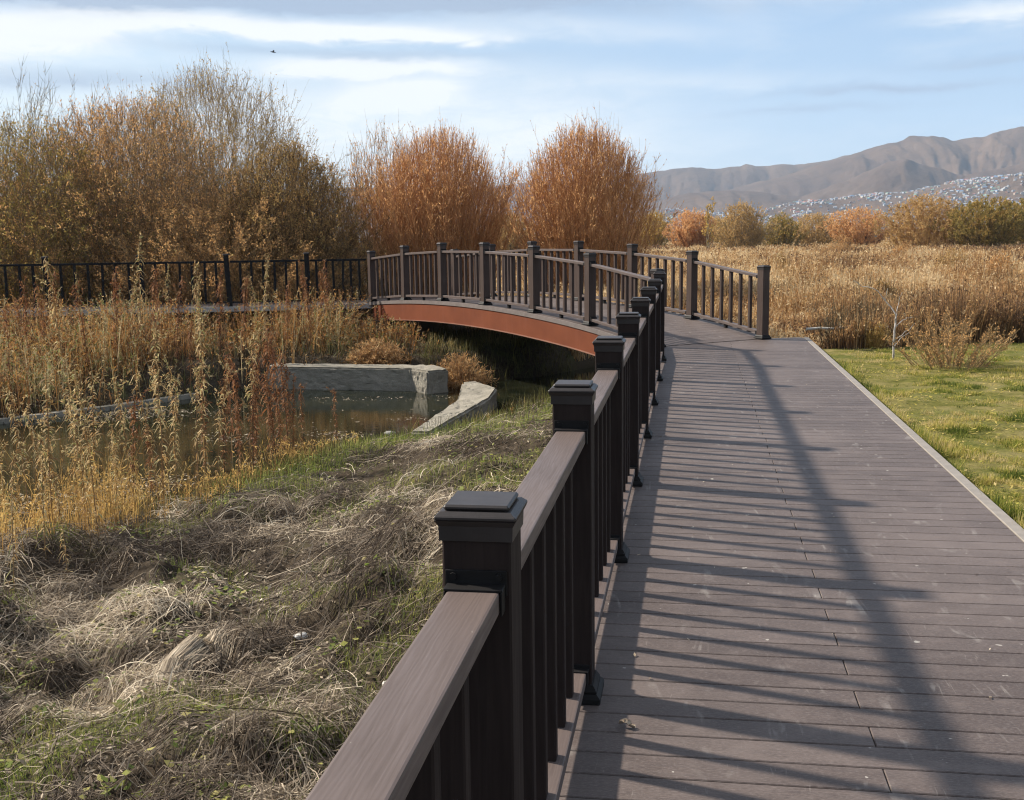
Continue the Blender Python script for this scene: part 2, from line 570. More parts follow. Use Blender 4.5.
def build_ground():
    xs = axis(-13, 13, 0.075, -3600, 3600); ys = axis(1.5, 27, 0.075, -60, 3900)
    X, Y = np.meshgrid(xs, ys)
    Z = height(X.ravel(), Y.ravel())
    nx, ny = len(xs), len(ys)
    V = np.c_[X.ravel(), Y.ravel(), Z]
    i = np.arange(nx * ny).reshape(ny, nx)
    Q = np.stack([i[:-1, :-1], i[:-1, 1:], i[1:, 1:], i[1:, :-1]], -1).reshape(-1, 4)
    lw = lawn_w(X.ravel(), Y.ravel())
    sd = pond_sd(X.ravel(), Y.ravel())
    mud = 1 - sstep(-0.1, 0.35, sd)
    m, nt, out = new_mat('soil_and_turf')
    n1 = tex(nt, 2.2, 6, 0.65); n2 = tex(nt, 14.0, 6, 0.7); n3 = tex(nt, 0.6, 4, 0.6)
    soil = mixc(nt, rng_map(nt, n2, 0.3, 0.7), (0.024, 0.018, 0.013), (0.078, 0.060, 0.042))
    soil = mixc(nt, rng_map(nt, n1, 0.52, 0.68, 0.0, 0.5), soil, (0.075, 0.085, 0.028))
    turf = mixc(nt, rng_map(nt, n2, 0.3, 0.72), (0.045, 0.048, 0.012), (0.17, 0.155, 0.042))
    turf = mixc(nt, rng_map(nt, n1, 0.45, 0.66, 0.0, 0.75), turf, (0.225, 0.180, 0.080))
    turf = mixc(nt, rng_map(nt, n3, 0.50, 0.66, 0.0, 0.5), turf, (0.060, 0.085, 0.020))
    c = mixc(nt, attr(nt, 'lawn'), soil, turf)
    c = mixc(nt, attr(nt, 'mud'), c, (0.030, 0.025, 0.016))
    principled(nt, out, c, 0.95, 0.03, n2, 0.8, 0.03)
    me = np_mesh('ground', V, Q, smooth=True, attrs={'lawn': lw, 'mud': mud})
    tag(link_mesh('ground', me, m), kind='structure')


build_ground()


def build_water():
    m, nt, out = new_mat('still_pond_water')
    rip = tex(nt, 7.0, 3, 0.5, (1, 2.2, 1)); sc = tex(nt, 1.3, 5, 0.65)
    c = mixc(nt, rng_map(nt, sc, 0.45, 0.6), (0.008, 0.010, 0.006), (0.020, 0.020, 0.010))
    p = principled(nt, out, c, 0.035, 0.5, rip, 0.06, 0.02)
    p.inputs['IOR'].default_value = 1.33
    b = Box()
    b.prism([(-31, 5.5), (4.5, 5.5), (4.5, 24.5), (-31, 24.5)], WATER_Z - 0.02, WATER_Z)
    # keep only the top sheet inside the shore: the land rises through it everywhere else
    me = b.mesh('pond_water')
    tag(link_mesh('pond_water', me, m), kind='structure')


build_water()


# ------------------------------------------------------------------ hills with the town on their slopes
def hill_height(px, r):
    """height of the hills in direction px (picture column at pitch zero) at distance r"""
    far = np.interp(px, [-900, -300, 100, 300, 500, 560, 655, 690, 720, 745, 768, 800, 840, 870, 950, 1100, 1700, 2300],
                    [40, 56, 44, 50, 52, 56, 64, 65, 67, 71, 67, 71, 77, 78, 66, 50, 60, 50])
    mid = np.interp(px, [-900, 200, 500, 600, 660, 720, 770, 810, 850, 880, 905, 925, 945, 965, 985, 1010, 1040, 1100, 1250, 1600, 2300],
                    [10, 14, 16, 24, 32, 44, 56, 67, 80, 89, 95, 97, 94, 94, 99, 103, 102, 98, 80, 60, 40])
    spurs = np.interp(px, [-900, 500, 620, 680, 730, 770, 800, 840, 872, 900, 925, 960, 1000, 1040, 1100, 1300, 2300],
                      [6, 10, 22, 40, 47, 42, 38, 52, 66, 74, 68, 58, 66, 76, 80, 60, 30])
    low = np.interp(px, [-900, 400, 600, 660, 710, 760, 800, 850, 900, 950, 1000, 1060, 1200, 1500, 2300],
                    [5, 8, 16, 26, 22, 25, 33, 36, 40, 52, 58, 60, 50, 40, 30])
    wob = 8 * (fbm(px, r * 0.02, 60, 2, 4) - 0.5)
    cosa = np.cos(np.arctan((px - 512) / F_PX))
    def ridge(c, rc, w, back):
        e = c / F_PX * rc * cosa
        up = sstep(rc - w, rc, r) ** 1.15
        dn = 1 - sstep(rc, rc + back, r) * 0.8
        return e * up * dn
    spur = 1 + 0.62 * (fbm(px + 55 * (vnoise(px, r * 0.3, 160, 8) - 0.5) + r * 0.04, r * 0.05, 62, 6, 5) - 0.5) * 2
    rn = fbm(px + 90 * (vnoise(px, r * 0.25, 150, 8) - 0.5) + r * 0.05, r * 0.035, 70, 6, 5)
    rn2 = fbm(px + 40 * (vnoise(px, r * 0.3, 80, 28) - 0.5), r * 0.06, 30, 16, 5)
    g1 = np.clip(1 - np.abs(rn - 0.5) * 3.6, 0, 1); g1 = g1 * g1 * (3 - 2 * g1)
    g2 = np.clip(1 - np.abs(rn2 - 0.5) * 4.5, 0, 1); g2 = g2 * g2 * (3 - 2 * g2)
    gully = 1 - 0.17 * g1 - 0.07 * g2 - 0.03 * fbm(px, r * 0.3, 12, 12, 3)
    cut = lambda rc: 1 - (1 - gully) * (0.25 + 0.75 * (1 - sstep(rc - 450, rc, r)))
    h1 = ridge(far + wob * 0.5, 3500, 800, 400) * cut(3500)
    h2 = ridge(mid + wob * 0.4, 3050, 900, 700) * cut(3050)
    h4 = ridge(spurs + wob * 0.8, 2560, 800, 600) * cut(2560)
    h3 = ridge(low + wob * 0.6, 2050, 800, 700) * cut(2050)
    h2 = np.maximum(np.maximum(h2, h4), h1 * 0)
    return np.maximum(np.maximum(h1, h2), h3) - 3.0


def build_hills():
    px = np.concatenate([np.linspace(-900, 440, 120), np.linspace(450, 1100, 420), np.linspace(1112, 2300, 110)]); r = np.linspace(1050, 3750, 230)
    PX, R = np.meshgrid(px, r)
    az = np.arctan((PX - 512) / F_PX)
    H_ = hill_height(PX, R)
    V = np.stack([np.sin(az) * R, np.cos(az) * R, H_], -1).reshape(-1, 3)
    i = np.arange(PX.size).reshape(PX.shape)
    Q = np.stack([i[:-1, :-1], i[:-1, 1:], i[1:, 1:], i[1:, :-1]], -1).reshape(-1, 4)
    m, nt, out = new_mat('dry_grass_hillside')
    a = tex(nt, 0.004, 6, 0.6); b = tex(nt, 0.03, 5, 0.65)
    c = mixc(nt, rng_map(nt, a, 0.35, 0.65), (0.066, 0.043, 0.030), (0.112, 0.075, 0.050))
    c = mixc(nt, rng_map(nt, b, 0.5, 0.72, 0.0, 0.5), c, (0.042, 0.032, 0.024))
    principled(nt, out, c, 0.95, 0.1, b, 0.6, 8.0)
    tag(link_mesh('hills', np_mesh('hills', V, Q, smooth=True), m), kind='structure')


build_hills()


def hill_pt(px, r):
    az = math.atan((px - 512) / F_PX)
    return math.sin(az) * r, math.cos(az) * r, float(hill_height(np.array([px]), np.array([r]))[0])


def build_town():
    rng = np.random.default_rng(12)
    walls = [simple('house_wall_' + n, c, 0.8, 0.2, 0.1, 0.3, 0) for n, c in
             (('white', (0.36, 0.35, 0.335)), ('cream', (0.38, 0.32, 0.25)), ('brick', (0.24, 0.14, 0.10)), ('grey', (0.25, 0.25, 0.27)))]
    roofs = [simple('house_roof_' + n, c, 0.6, 0.3, 0.1, 0.3, 0) for n, c in
             (('grey', (0.20, 0.21, 0.24)), ('blue', (0.12, 0.19, 0.30)), ('red', (0.25, 0.09, 0.07)), ('white', (0.29, 0.31, 0.34)), ('green', (0.14, 0.25, 0.19)))]
    protos = {}

    def house_mesh(w, rf, two):
        k = (w, rf, two)
        if k in protos: return protos[k]
        b = Box(); hh = 5.4 if two else 3.0
        b.box((0, 0, hh / 2 - 1.5), (9, 7, hh + 3))
        n0 = len(b.bm.faces)
        v = [b.bm.verts.new(p) for p in ((-4.9, -3.9, hh), (4.9, -3.9, hh), (4.9, 3.9, hh), (-4.9, 3.9, hh), (-4.9, 0, hh + 2.4), (4.9, 0, hh + 2.4))]
        for f in ((0, 1, 5, 4), (3, 4, 5, 2), (0, 4, 3), (1, 2, 5), (0, 3, 2, 1)):
            b.bm.faces.new([v[q] for q in f])
        me = bpy.data.meshes.new('house')
        b.bm.faces.ensure_lookup_table()
        for f in b.bm.faces[n0:]: f.material_index = 1
        bmesh.ops.recalc_face_normals(b.bm, faces=b.bm.faces)
        b.bm.to_mesh(me); b.bm.free()
        me.materials.append(walls[w]); me.materials.append(roofs[rf])
        protos[k] = me
        return me
    spots = []
    while len(spots) < 2400:
        px = rng.uniform(648, 1060); t = rng.random()
        r = 1500 + 700 * t
        x, y, z = hill_pt(px, r)
        py = 231.5 - F_PX * (z - 1.6) / r
        top = np.interp(px, [650, 700, 760, 800, 850, 900, 940, 970, 1030], [184, 188, 195, 194, 189, 184, 174, 168, 164])
        dens = vnoise(np.array([px]), np.array([r * 0.25]), 22, 5)[0]
        if py < top or rng.random() > (0.10 + 1.4 * max(0, dens - 0.32)): continue
        spots.append((x, y, z, r, px))
    spots.sort(key=lambda s: s[3])
    rest = []
    for i, (x, y, z, r, px) in enumerate(spots):
        w = rng.choice(4, p=[0.45, 0.25, 0.13, 0.17]); rf = rng.choice(5, p=[0.40, 0.17, 0.17, 0.18, 0.08])
        me = house_mesh(w, rf, rng.random() < 0.3)
        s = rng.uniform(0.28, 0.60); rz = rng.uniform(0, math.pi)
        if i < 300:
            o = link_mesh('house', me, None, None, (x, y, z), (0, 0, rz))
            o.scale = (s * rng.uniform(0.8, 1.3), s, s)
            tag(o, 'tiny pale house with pitched roof on the distant hillside town', 'house', 'houses of the town on the hillside')
        else:
            rest.append((x, y, z, rz, s, w, rf))
    # the far rest of the town as one mass
    bm = bmesh.new()
    for x, y, z, rz, s, w, rf in rest:
        M = Matrix.Translation((x, y, z)) @ Matrix.Rotation(rz, 4, 'Z') @ Matrix.Scale(s, 4)
        v = [bm.verts.new(M @ Vector(p)) for p in ((-4.5, -3.5, -3), (4.5, -3.5, -3), (4.5, 3.5, -3), (-4.5, 3.5, -3),
                                                   (-4.5, -3.5, 3), (4.5, -3.5, 3), (4.5, 3.5, 3), (-4.5, 3.5, 3), (-4.5, 0, 5.3), (4.5, 0, 5.3))]
        for f, mi in (((0, 1, 5, 4), 0), ((2, 3, 7, 6), 0), ((0, 4, 8, 7, 3), 0), ((1, 2, 6, 9, 5), 0), ((4, 5, 9, 8), 1), ((6, 7, 8, 9), 1)):
            ff = bm.faces.new([v[q] for q in f]); ff.material_index = w if mi == 0 else 4 + rf
    me = bpy.data.meshes.new('distant_houses')
    bm.to_mesh(me); bm.free()
    tag(link_mesh('distant_houses', me, walls + roofs), 'far upper rows of tiny houses across the hillside town', 'houses', kind='stuff')


build_town()

# ------------------------------------------------------------------ boardwalk
SPOST = [-1.72, 0.0, 1.72, 3.44, 5.16, 6.90, 8.66, 10.45, 12.28]
CORNER_POST = np.array([2.07, 16.1])


def loc2(p):                                    # world xy -> straight boardwalk frame (across, along)
    q = np.asarray(p) - P1
    return np.array([q @ NR, q @ D])


def clip_poly(poly, a, b):
    """keep the side of polygon left of the line a->b"""
    out = []
    side = lambda p: (b[0] - a[0]) * (p[1] - a[1]) - (b[1] - a[1]) * (p[0] - a[0])
    n = len(poly)
    for i in range(n):
        p, q = poly[i], poly[(i + 1) % n]
        sp, sq = side(p), side(q)
        if sp >= 0: out.append(p)
        if (sp >= 0) != (sq >= 0):
            t = sp / (sp - sq)
            out.append((p[0] + t * (q[0] - p[0]), p[1] + t * (q[1] - p[1])))
    return out


def prisms_mesh(name, polys, ztop, zbot, tints, bev=0.003):
    """boards: a polygon top with a small chamfer, one island each, tint per board"""
    V, T, faces = [], [], []
    for poly, t in zip(polys, tints):
        n = len(poly); k = len(V)
        c = (sum(p[0] for p in poly) / n, sum(p[1] for p in poly) / n)
        for z, ins in ((zbot, 0), (ztop - bev, 0), (ztop, bev)):
            for p in poly:
                dx, dy = c[0] - p[0], c[1] - p[1]
                V.append((p[0] + (ins if dx > 0 else -ins), p[1] + (ins if dy > 0 else -ins), z)); T.append(t)
        for a in (0, n):
            for i in range(n):
                j = (i + 1) % n
                faces.append((k + a + i, k + a + j, k + a + n + j, k + a + n + i))
        faces.append(tuple(k + 2 * n + i for i in range(n)))
    me = bpy.data.meshes.new(name)
    me.from_pydata(V, [], faces); me.update()
    a = me.attributes.new('tint', 'FLOAT', 'POINT'); a.data.foreach_set('value', np.array(T, np.float32))
    return me


def build_boardwalk():
    rng = np.random.default_rng(3)
    root = tag(empty('boardwalk', (*P1, 0), -PHI), kind='structure')
    A = (-0.15, -4.2); E_ = (2.10, -4.2)
    Bc = tuple(loc2(CORNER_POST - BN * 0.15))
    Cc = tuple(loc2(CORNER_POST + BN * 2.16))
    Dc = (2.10, loc2(on_plane(805, 337.5, 0)[:2])[1])
    hull = [A, E_, Dc, Cc, Bc]                  # counter-clockwise
    polys, tints = [], []
    pitch, gap = 0.148, 0.0062
    y = -4.2; k = 0
    while y < 17:
        full = [(-0.5, y + gap / 2), (4.0, y + gap / 2), (4.0, y + pitch - gap / 2), (-0.5, y + pitch - gap / 2)]
        jx = 0.972 + rng.normal(0, 0.004)
        if k % 2 == 0:
            pieces = [[full[0], (jx - 0.0015, full[0][1]), (jx - 0.0015, full[2][1]), full[3]],
                      [(jx + 0.0015, full[0][1]), full[1], full[2], (jx + 0.0015, full[2][1])]]
        else:
            pieces = [full]
        tb = rng.random()
        for p in pieces:
            for i in range(len(hull)):
                p = clip_poly(p, hull[i], hull[(i + 1) % len(hull)])
                if len(p) < 3: break
            if len(p) >= 3:
                polys.append(p); tints.append(np.clip(tb * 0.6 + rng.random() * 0.4, 0, 1))
        y += pitch; k += 1
    link_mesh('decking', prisms_mesh('decking', polys, 0.0, -0.024, tints), M_DECK, root)
    b = Box()
    b.box((2.138, (Dc[1] - 4.2) / 2, -0.055), (0.07, Dc[1] + 4.2, 0.118), 0.004)
    link_mesh('edge_trim', b.mesh('edge_trim'), M_TRIM, root)
    b = Box()
    v = Vector((Cc[0] - Dc[0], Cc[1] - Dc[1], 0)); L_ = v.length
    ang = math.atan2(v.y, v.x)
    M = Matrix.Translation((Dc[0], Dc[1], 0)) @ Matrix.Rotation(ang, 4, 'Z')
    b.box((L_ / 2 + 0.03, -0.03, -0.055), (L_ - 0.02, 0.05, 0.11), 0.003, M)
    link_mesh('end_trim', b.mesh('end_trim'), M_TRIM, root)
    b = Box()
    for xx in (-0.11, 0.5, 1.0, 1.5, 2.06):
        b.box((xx, 4.6, -0.09), (0.06, 17.4, 0.12))
    link_mesh('joist', b.mesh('joist'), M_JOIST, root)


build_boardwalk()


# ------------------------------------------------------------------ railings
def post_meshes(w=0.13):
    b = Box(); b.box((0, 0, 0.525), (w, w, 1.05), 0.004); post = b.mesh('post')
    b = Box()                                   # moulded cap: sleeve, flared lip, raised plate
    b.frustum(1.040, 1.068, w + 0.008, w + 0.010)
    b.frustum(1.068, 1.079, w + 0.010, w + 0.022)
    b.box((0, 0, 1.084), (w + 0.024, w + 0.024, 0.010), 0.003)
    b.frustum(1.089, 1.095, w + 0.016, w + 0.002)
    b.box((0, 0, 1.101), (w - 0.006, w - 0.006, 0.011), 0.004)
    cap = b.mesh('cap')
    b = Box()
    b.box((0, 0, 0.012), (w + 0.062, w + 0.062, 0.024), 0.004)
    b.frustum(0.024, 0.034, w + 0.056, w + 0.036)
    b.box((0, 0, 0.040), (w + 0.034, w + 0.034, 0.012), 0.003)
    b.frustum(0.046, 0.062, w + 0.028, w + 0.010)
    base = b.mesh('base_trim')
    return post, cap, base


POST, CAP, BASE = post_meshes()
RAIL_W, RAIL_T, RAIL_TOP = 0.098, 0.042, 0.955
LOW_TOP = 0.118


def bracket_mesh(sgn, ztop):
    """a plate with two bolts on the post and a sleeve round the end of the rail"""
    b = Box(); h = 0.065
    y0 = sgn * h
    b.box((0, y0 + sgn * 0.003, ztop + 0.006), (RAIL_W + 0.018, 0.006, 0.048 if ztop > 0.5 else 0.02), 0.001)
    b.box((0, y0 + sgn * 0.024, ztop + 0.0025), (RAIL_W + 0.012, 0.036, 0.005), 0.001)
    for s in (-1, 1):
        b.box((s * (RAIL_W / 2 + 0.0035), y0 + sgn * 0.024, ztop - RAIL_T / 2 - 0.002), (0.004, 0.036, RAIL_T + 0.002), 0.001)
        if ztop > 0.5:
            b.cyl((s * 0.043, y0 + sgn * 0.008, ztop + 0.019), 0.007, 0.008, Matrix.Rotation(math.pi / 2, 4, 'X'), 8)
    return b.mesh('bracket')


BRK = {(s, z): bracket_mesh(s, z) for s in (-1, 1) for z in (RAIL_TOP, LOW_TOP)}
for me, mm in ((POST, M_POST), (CAP, M_CAP), (BASE, M_METAL)):
    me.materials.append(mm)
for me in BRK.values(): me.materials.append(M_METAL)
POST_PALE = POST.copy(); POST_PALE.name = 'post_pale'; POST_PALE.materials.clear(); POST_PALE.materials.append(M_POST_PALE)


def rail_box(name, length, mat):
    b = Box(); b.box((0, 0, 0), (RAIL_W, length, RAIL_T), 0.005, seg=2)
    return link_mesh(name, b.mesh(name), mat)


def railing(name, label, origin, rz, posts, zf, xoff=0.0, n_bal=6, group=None, start_rail=True, post_me=POST, post_mat=M_POST, skip_first_post=False):
    root = tag(empty(name, (*origin, 0), rz), label, 'railing', group)
    bal = Box(); bal.box((0, 0, 0), (0.048, 0.048, RAIL_TOP - RAIL_T - LOW_TOP + 0.02), 0.004)
    bal = bal.mesh('baluster'); bal.materials.append(post_mat)
    blk = Box(); blk.box((0, 0, 0.0), (0.05, 0.05, LOW_TOP - RAIL_T + 0.002), 0.003)
    blk = blk.mesh('support_block'); blk.materials.append(M_METAL)
    for i, s in enumerate(posts):
        if i == 0 and skip_first_post: continue
        p = link_mesh('post', post_me, None, root, (xoff, s, zf(s)))
        link_mesh('cap', CAP, None, p); link_mesh('base_trim', BASE, None, p)
        for sg in (-1, 1):
            if (sg == -1 and i == 0) or (sg == 1 and i == len(posts) - 1): continue
            for z in (RAIL_TOP, LOW_TOP):
                link_mesh('bracket', BRK[(sg, z)], None, p)
    for a, b_ in zip(posts[:-1], posts[1:]):
        za, zb = zf(a), zf(b_)
        y0, y1 = a + 0.066, b_ - 0.066
        za2 = za + (zb - za) * 0.066 / (b_ - a); zb2 = zb - (zb - za) * 0.066 / (b_ - a)
        L_ = math.hypot(y1 - y0, zb2 - za2); tilt = math.atan2(zb2 - za2, y1 - y0)
        for nm, zt in (('top_rail', RAIL_TOP), ('bottom_rail', LOW_TOP)):
            o = rail_box(nm, L_, M_RAIL)
            o.parent = root
            o.location = (xoff, (y0 + y1) / 2, (za2 + zb2) / 2 + zt - RAIL_T / 2)
            o.rotation_euler = (tilt, 0, 0)
        for k in range(n_bal):
            t = (k + 1) / (n_bal + 1)
            y = y0 + (y1 - y0) * t
            z = za2 + (zb2 - za2) * t
            link_mesh('baluster', bal, None, root, (xoff, y, z + (RAIL_TOP - RAIL_T + LOW_TOP) / 2))
        y = (y0 + y1) / 2
        link_mesh('support_block', blk, None, root, (xoff, y, (zf(y) + (LOW_TOP - RAIL_T) / 2)))
    return root


def arch(s):
    z = 0.385 - 0.0104 * (s - 4.0) ** 2
    if s < 0.5: z -= 0.050 * ((0.5 - s) / 2.12) ** 2
    return max(0.004, z) if s < 8.3 else 0.2


bridge_rz = math.atan2(BN[1], BN[0])
near_posts = SPOST[:]
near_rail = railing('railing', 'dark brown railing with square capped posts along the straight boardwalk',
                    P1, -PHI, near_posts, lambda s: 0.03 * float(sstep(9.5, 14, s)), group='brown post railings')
BPOST = [-1.65, 0.0, 1.60, 3.25, 4.88, 6.50, 8.14]
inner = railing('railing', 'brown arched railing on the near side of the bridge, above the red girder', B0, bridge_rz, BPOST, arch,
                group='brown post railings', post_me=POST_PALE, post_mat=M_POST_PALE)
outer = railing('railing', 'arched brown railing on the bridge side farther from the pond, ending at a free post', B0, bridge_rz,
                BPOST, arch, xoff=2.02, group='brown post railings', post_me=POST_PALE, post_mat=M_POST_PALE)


# the short last bay between the straight railing and the bridge's corner post
def join_bay():
    a = np.array([0.0, SPOST[-1]]); b = loc2(CORNER_POST)
    v = b - a; L_ = np.linalg.norm(v); ang = math.atan2(-v[0], v[1])
    u = v / L_
    for nm, zt in (('top_rail', RAIL_TOP), ('bottom_rail', LOW_TOP)):
        o = rail_box(nm, L_ - 0.15, M_RAIL); o.parent = near_rail
        o.location = (*(a + b) / 2, zt - RAIL_T / 2 + 0.018); o.rotation_euler = (0, 0, ang)
    bal = Box(); bal.box((0, 0, 0), (0.048, 0.048, RAIL_TOP - RAIL_T - LOW_TOP + 0.02), 0.004)
    bal = bal.mesh('baluster'); bal.materials.append(M_POST)
    for k in range(6):
        p = a + u * (0.075 + (L_ - 0.15) * (k + 1) / 7)
        link_mesh('baluster', bal, None, near_rail, (*p, 0.018 + (RAIL_TOP - RAIL_T + LOW_TOP) / 2), (0, 0, ang))


join_bay()


def build_bridge():
    rng = np.random.default_rng(8)
    root = tag(empty('footbridge', (*B0, 0), bridge_rz), 'low arched footbridge with a rust red steel girder under brown decking', 'footbridge')
    polys, tints = [], []
    bm_v, bm_f, T = [], [], []
    s = -1.62; pitch = 0.148
    while s < 9.4:
        z0, z1 = arch(s), arch(s + pitch - 0.005)
        if s > 8.2: z0 = z1 = arch(8.2)
        t = rng.random(); k = len(bm_v)
        for z_ in (-0.026, 0.0):
            for x_, y_, zz in ((-0.16, s, z0), (2.18, s, z0), (2.18, s + pitch - 0.005, z1), (-0.16, s + pitch - 0.005, z1)):
                bm_v.append((x_, y_, zz + z_)); T.append(t)
        bm_f += [(k, k + 3, k + 2, k + 1), (k + 4, k + 5, k + 6, k + 7)] + [(k + i, k + (i + 1) % 4, k + 4 + (i + 1) % 4, k + 4 + i) for i in range(4)]
        s += pitch
    me = np_mesh('decking', np.array(bm_v), np.array(bm_f), tint=np.array(T))
    link_mesh('decking', me, M_DECK, root)

    def curved(x0, x1, za, zb, s0, s1, n=28):
        """a bar that follows the arch, between offsets za and zb under it"""
        V, Q = [], []
        for i in range(n + 1):
            s_ = s0 + (s1 - s0) * i / n; z = arch(s_)
            V += [(x0, s_, z + za), (x1, s_, z + za), (x1, s_, z + zb), (x0, s_, z + zb)]
        for i in range(n):
            for j in range(4):
                a, b_ = i * 4 + j, i * 4 + (j + 1) % 4
                Q.append((a, b_, b_ + 4, a + 4))
        Q += [(0, 3, 2, 1), (n * 4, n * 4 + 1, n * 4 + 2, n * 4 + 3)]
        return np_mesh('bar', np.array(V, float), np.array(Q))
    for x in (-0.175, 2.195):
        link_mesh('edge_trim', curved(x - 0.015, x + 0.012, -0.055, 0.012, -1.4, 8.3), M_FASCIA, root)
    for x in (-0.168, 2.188):
        g = link_mesh('girder', curved(x - 0.008, x + 0.008, -0.375, -0.056, -1.3, 7.75), M_RED, root)
        link_mesh('flange', curved(x - 0.035, x + 0.035, -0.389, -0.376, -1.3, 7.75), M_FLANGE, g)
    b = Box()
    for k in range(7):
        s_ = -0.8 + k * 1.4; z = arch(s_)
        b.box((1.01, s_, z - 0.19), (2.18, 0.08, 0.16))
    link_mesh('cross_beam', b.mesh('cross_beam'), M_JOIST, root)
    b = Box()
    b.box((1.0, -1.5, -0.55), (2.5, 0.5, 0.9), 0.02); link_mesh('abutment', b.mesh('abutment'), M_CONC, root)
    b = Box()
    b.box((1.0, 8.35, -0.75), (2.5, 0.5, 1.1), 0.02); link_mesh('abutment', b.mesh('abutment'), M_CONC, root)


build_bridge()

# ------------------------------------------------------------------ the black fence and boardwalk behind the pond
FA = np.array([-2.98, 24.35]); FB = np.array([-10.1, 22.95])
FU = (FB - FA) / np.linalg.norm(FB - FA); FN = np.array([FU[1], -FU[0]])      # FN points away from the viewer
if FN[1] < 0: FN = -FN


def build_far_walk():
    ang = math.atan2(FU[1], FU[0])
    root = tag(empty('boardwalk', (*FA, 0), ang), kind='structure')
    side = -1 if (np.array([-FU[1], FU[0]]) @ FN) < 0 else 1
    rng = np.random.default_rng(2)
    polys = []; x = -1.2
    while x < 16:
        polys.append([(x, -0.12 if side > 0 else 0.12), (x + 0.143, -0.12 if side > 0 else 0.12), (x + 0.143, side * 2.1), (x, side * 2.1)])
        x += 0.148
    polys = [p if side > 0 else p[::-1] for p in polys]
    link_mesh('decking', prisms_mesh('decking', polys, 0.2, 0.176, rng.random(len(polys))), M_DECK, root)
    b = Box(); b.box((7.4, -side * 0.14, 0.155), (17, 0.03, 0.105), 0.003)
    link_mesh('edge_trim', b.mesh('edge_trim'), M_GREYDECK, root)
    for k in range(9):
        b = Box(); b.box((0.4 + k * 1.7, side * 0.05, -0.4), (0.12, 0.12, 1.1))
        link_mesh('pile', b.mesh('pile'), M_JOIST, root)
        b = Box(); b.box((0.4 + k * 1.7, side * 1.9, -0.4), (0.12, 0.12, 1.1))
        link_mesh('pile', b.mesh('pile'), M_JOIST, root)
    b = Box(); b.box((7.4, side * 0.05, 0.11), (17, 0.1, 0.13)); b.box((7.4, side * 1.9, 0.11), (17, 0.1, 0.13))
    link_mesh('joist', b.mesh('joist'), M_JOIST, root)
    # fence
    root = tag(empty('metal_fence', (*FA, 0.2), ang), 'thin black metal fence with capped posts behind the pond weeds', 'fence')
    pm = Box(); pm.box((0, 0, 0.53), (0.1, 0.1, 1.06), 0.003); pm = pm.mesh('post'); pm.materials.append(M_METAL)
    cm = Box(); cm.box((0, 0, 1.075), (0.125, 0.125, 0.03), 0.006); cm.frustum(1.09, 1.10, 0.11, 0.08); cm = cm.mesh('cap'); cm.materials.append(M_CAP)
    bmh = Box(); bmh.box((0, 0, 0.5), (0.048, 0.048, 0.86), 0.002); bmh = bmh.mesh('baluster'); bmh.materials.append(M_METAL)
    xs = [1.31, 2.94, 4.67, 6.50, 8.38, 10.2]
    prng = np.random.default_rng(4)
    for x in xs:
        p = link_mesh('post', pm, None, root, (x, 0, 0), (prng.normal(0, 0.01), prng.normal(0.03, 0.02), 0))
        link_mesh('cap', cm, None, p)
    prev = 0.06
    for x in xs:
        for z in (0.93, 0.09):
            r_ = Box(); r_.box(((prev + x) / 2, 0, z), (x - prev - 0.06, 0.035, 0.045 if z > 0.5 else 0.03), 0.003)
            link_mesh('top_rail' if z > 0.5 else 'bottom_rail', r_.mesh('rail'), M_METAL, root)
        n = 6
        for k in range(n):
            link_mesh('baluster', bmh, None, root, (prev + (x - prev) * (k + 1) / (n + 1), 0, 0), (0, prng.normal(0, 0.01), 0))
        prev = x


build_far_walk()


# ------------------------------------------------------------------ concrete by the pond
def rough_prism(name, pts, z0, z1, label, seed, mat=M_CONC):
    b = Box(); b.prism(pts, z0, z1)
    bm = b.bm
    bmesh.ops.recalc_face_normals(bm, faces=bm.faces)
    bmesh.ops.bevel(bm, geom=list(bm.edges), offset=0.03, segments=2, affect='EDGES')
    bmesh.ops.triangulate(bm, faces=bm.faces)
    for _ in range(5):
        es = [e for e in bm.edges if e.calc_length() > 0.09]
        if not es: break
        bmesh.ops.subdivide_edges(bm, edges=es, cuts=1)
        bmesh.ops.triangulate(bm, faces=bm.faces)
    bm.normal_update()
    P = np.array([v.co[:] for v in bm.verts])
    n = fbm(P[:, 0] * 1.3 + P[:, 2] * 2.1, P[:, 1] * 1.3 - P[:, 2] * 1.7, 0.28, seed, 5) - 0.5
    n2 = fbm(P[:, 0] * 2 + P[:, 2] * 3.1, P[:, 1] * 2 - P[:, 2] * 2.7, 0.16, seed + 3, 3)
    bm.verts.index_update()
    for v, k in zip(bm.verts, n):
        v.co += v.normal * (k * 0.03 + (-0.014 if n2[v.index] > 0.68 else 0.0))
    me = b.mesh(name)
    return tag(link_mesh(name, me, mat), label, 'concrete')


rough_prism('concrete_block', [(-4.3, 19.70), (-1.72, 19.15), (-1.40, 18.72), (-1.06, 18.97), (-1.32, 19.62), (-1.60, 19.70), (-4.22, 20.25)],
            -1.35, -0.61, 'long grey concrete block with a cut corner standing in the pond', 3)
sl = [on_plane(x, y, -0.66)[:2] for x, y in ((409, 413), (430, 414.5), (462, 400), (490, 390.5), (497, 384), (476, 378.5), (462, 379.5), (457, 388))]
rough_prism('concrete_slab', [tuple(p) for p in sl], -1.4, [-0.90, -0.88, -0.84, -0.76, -0.72, -0.70, -0.70, -0.82],
            'slanting broken concrete slab on the grassy bank by the water', 6)


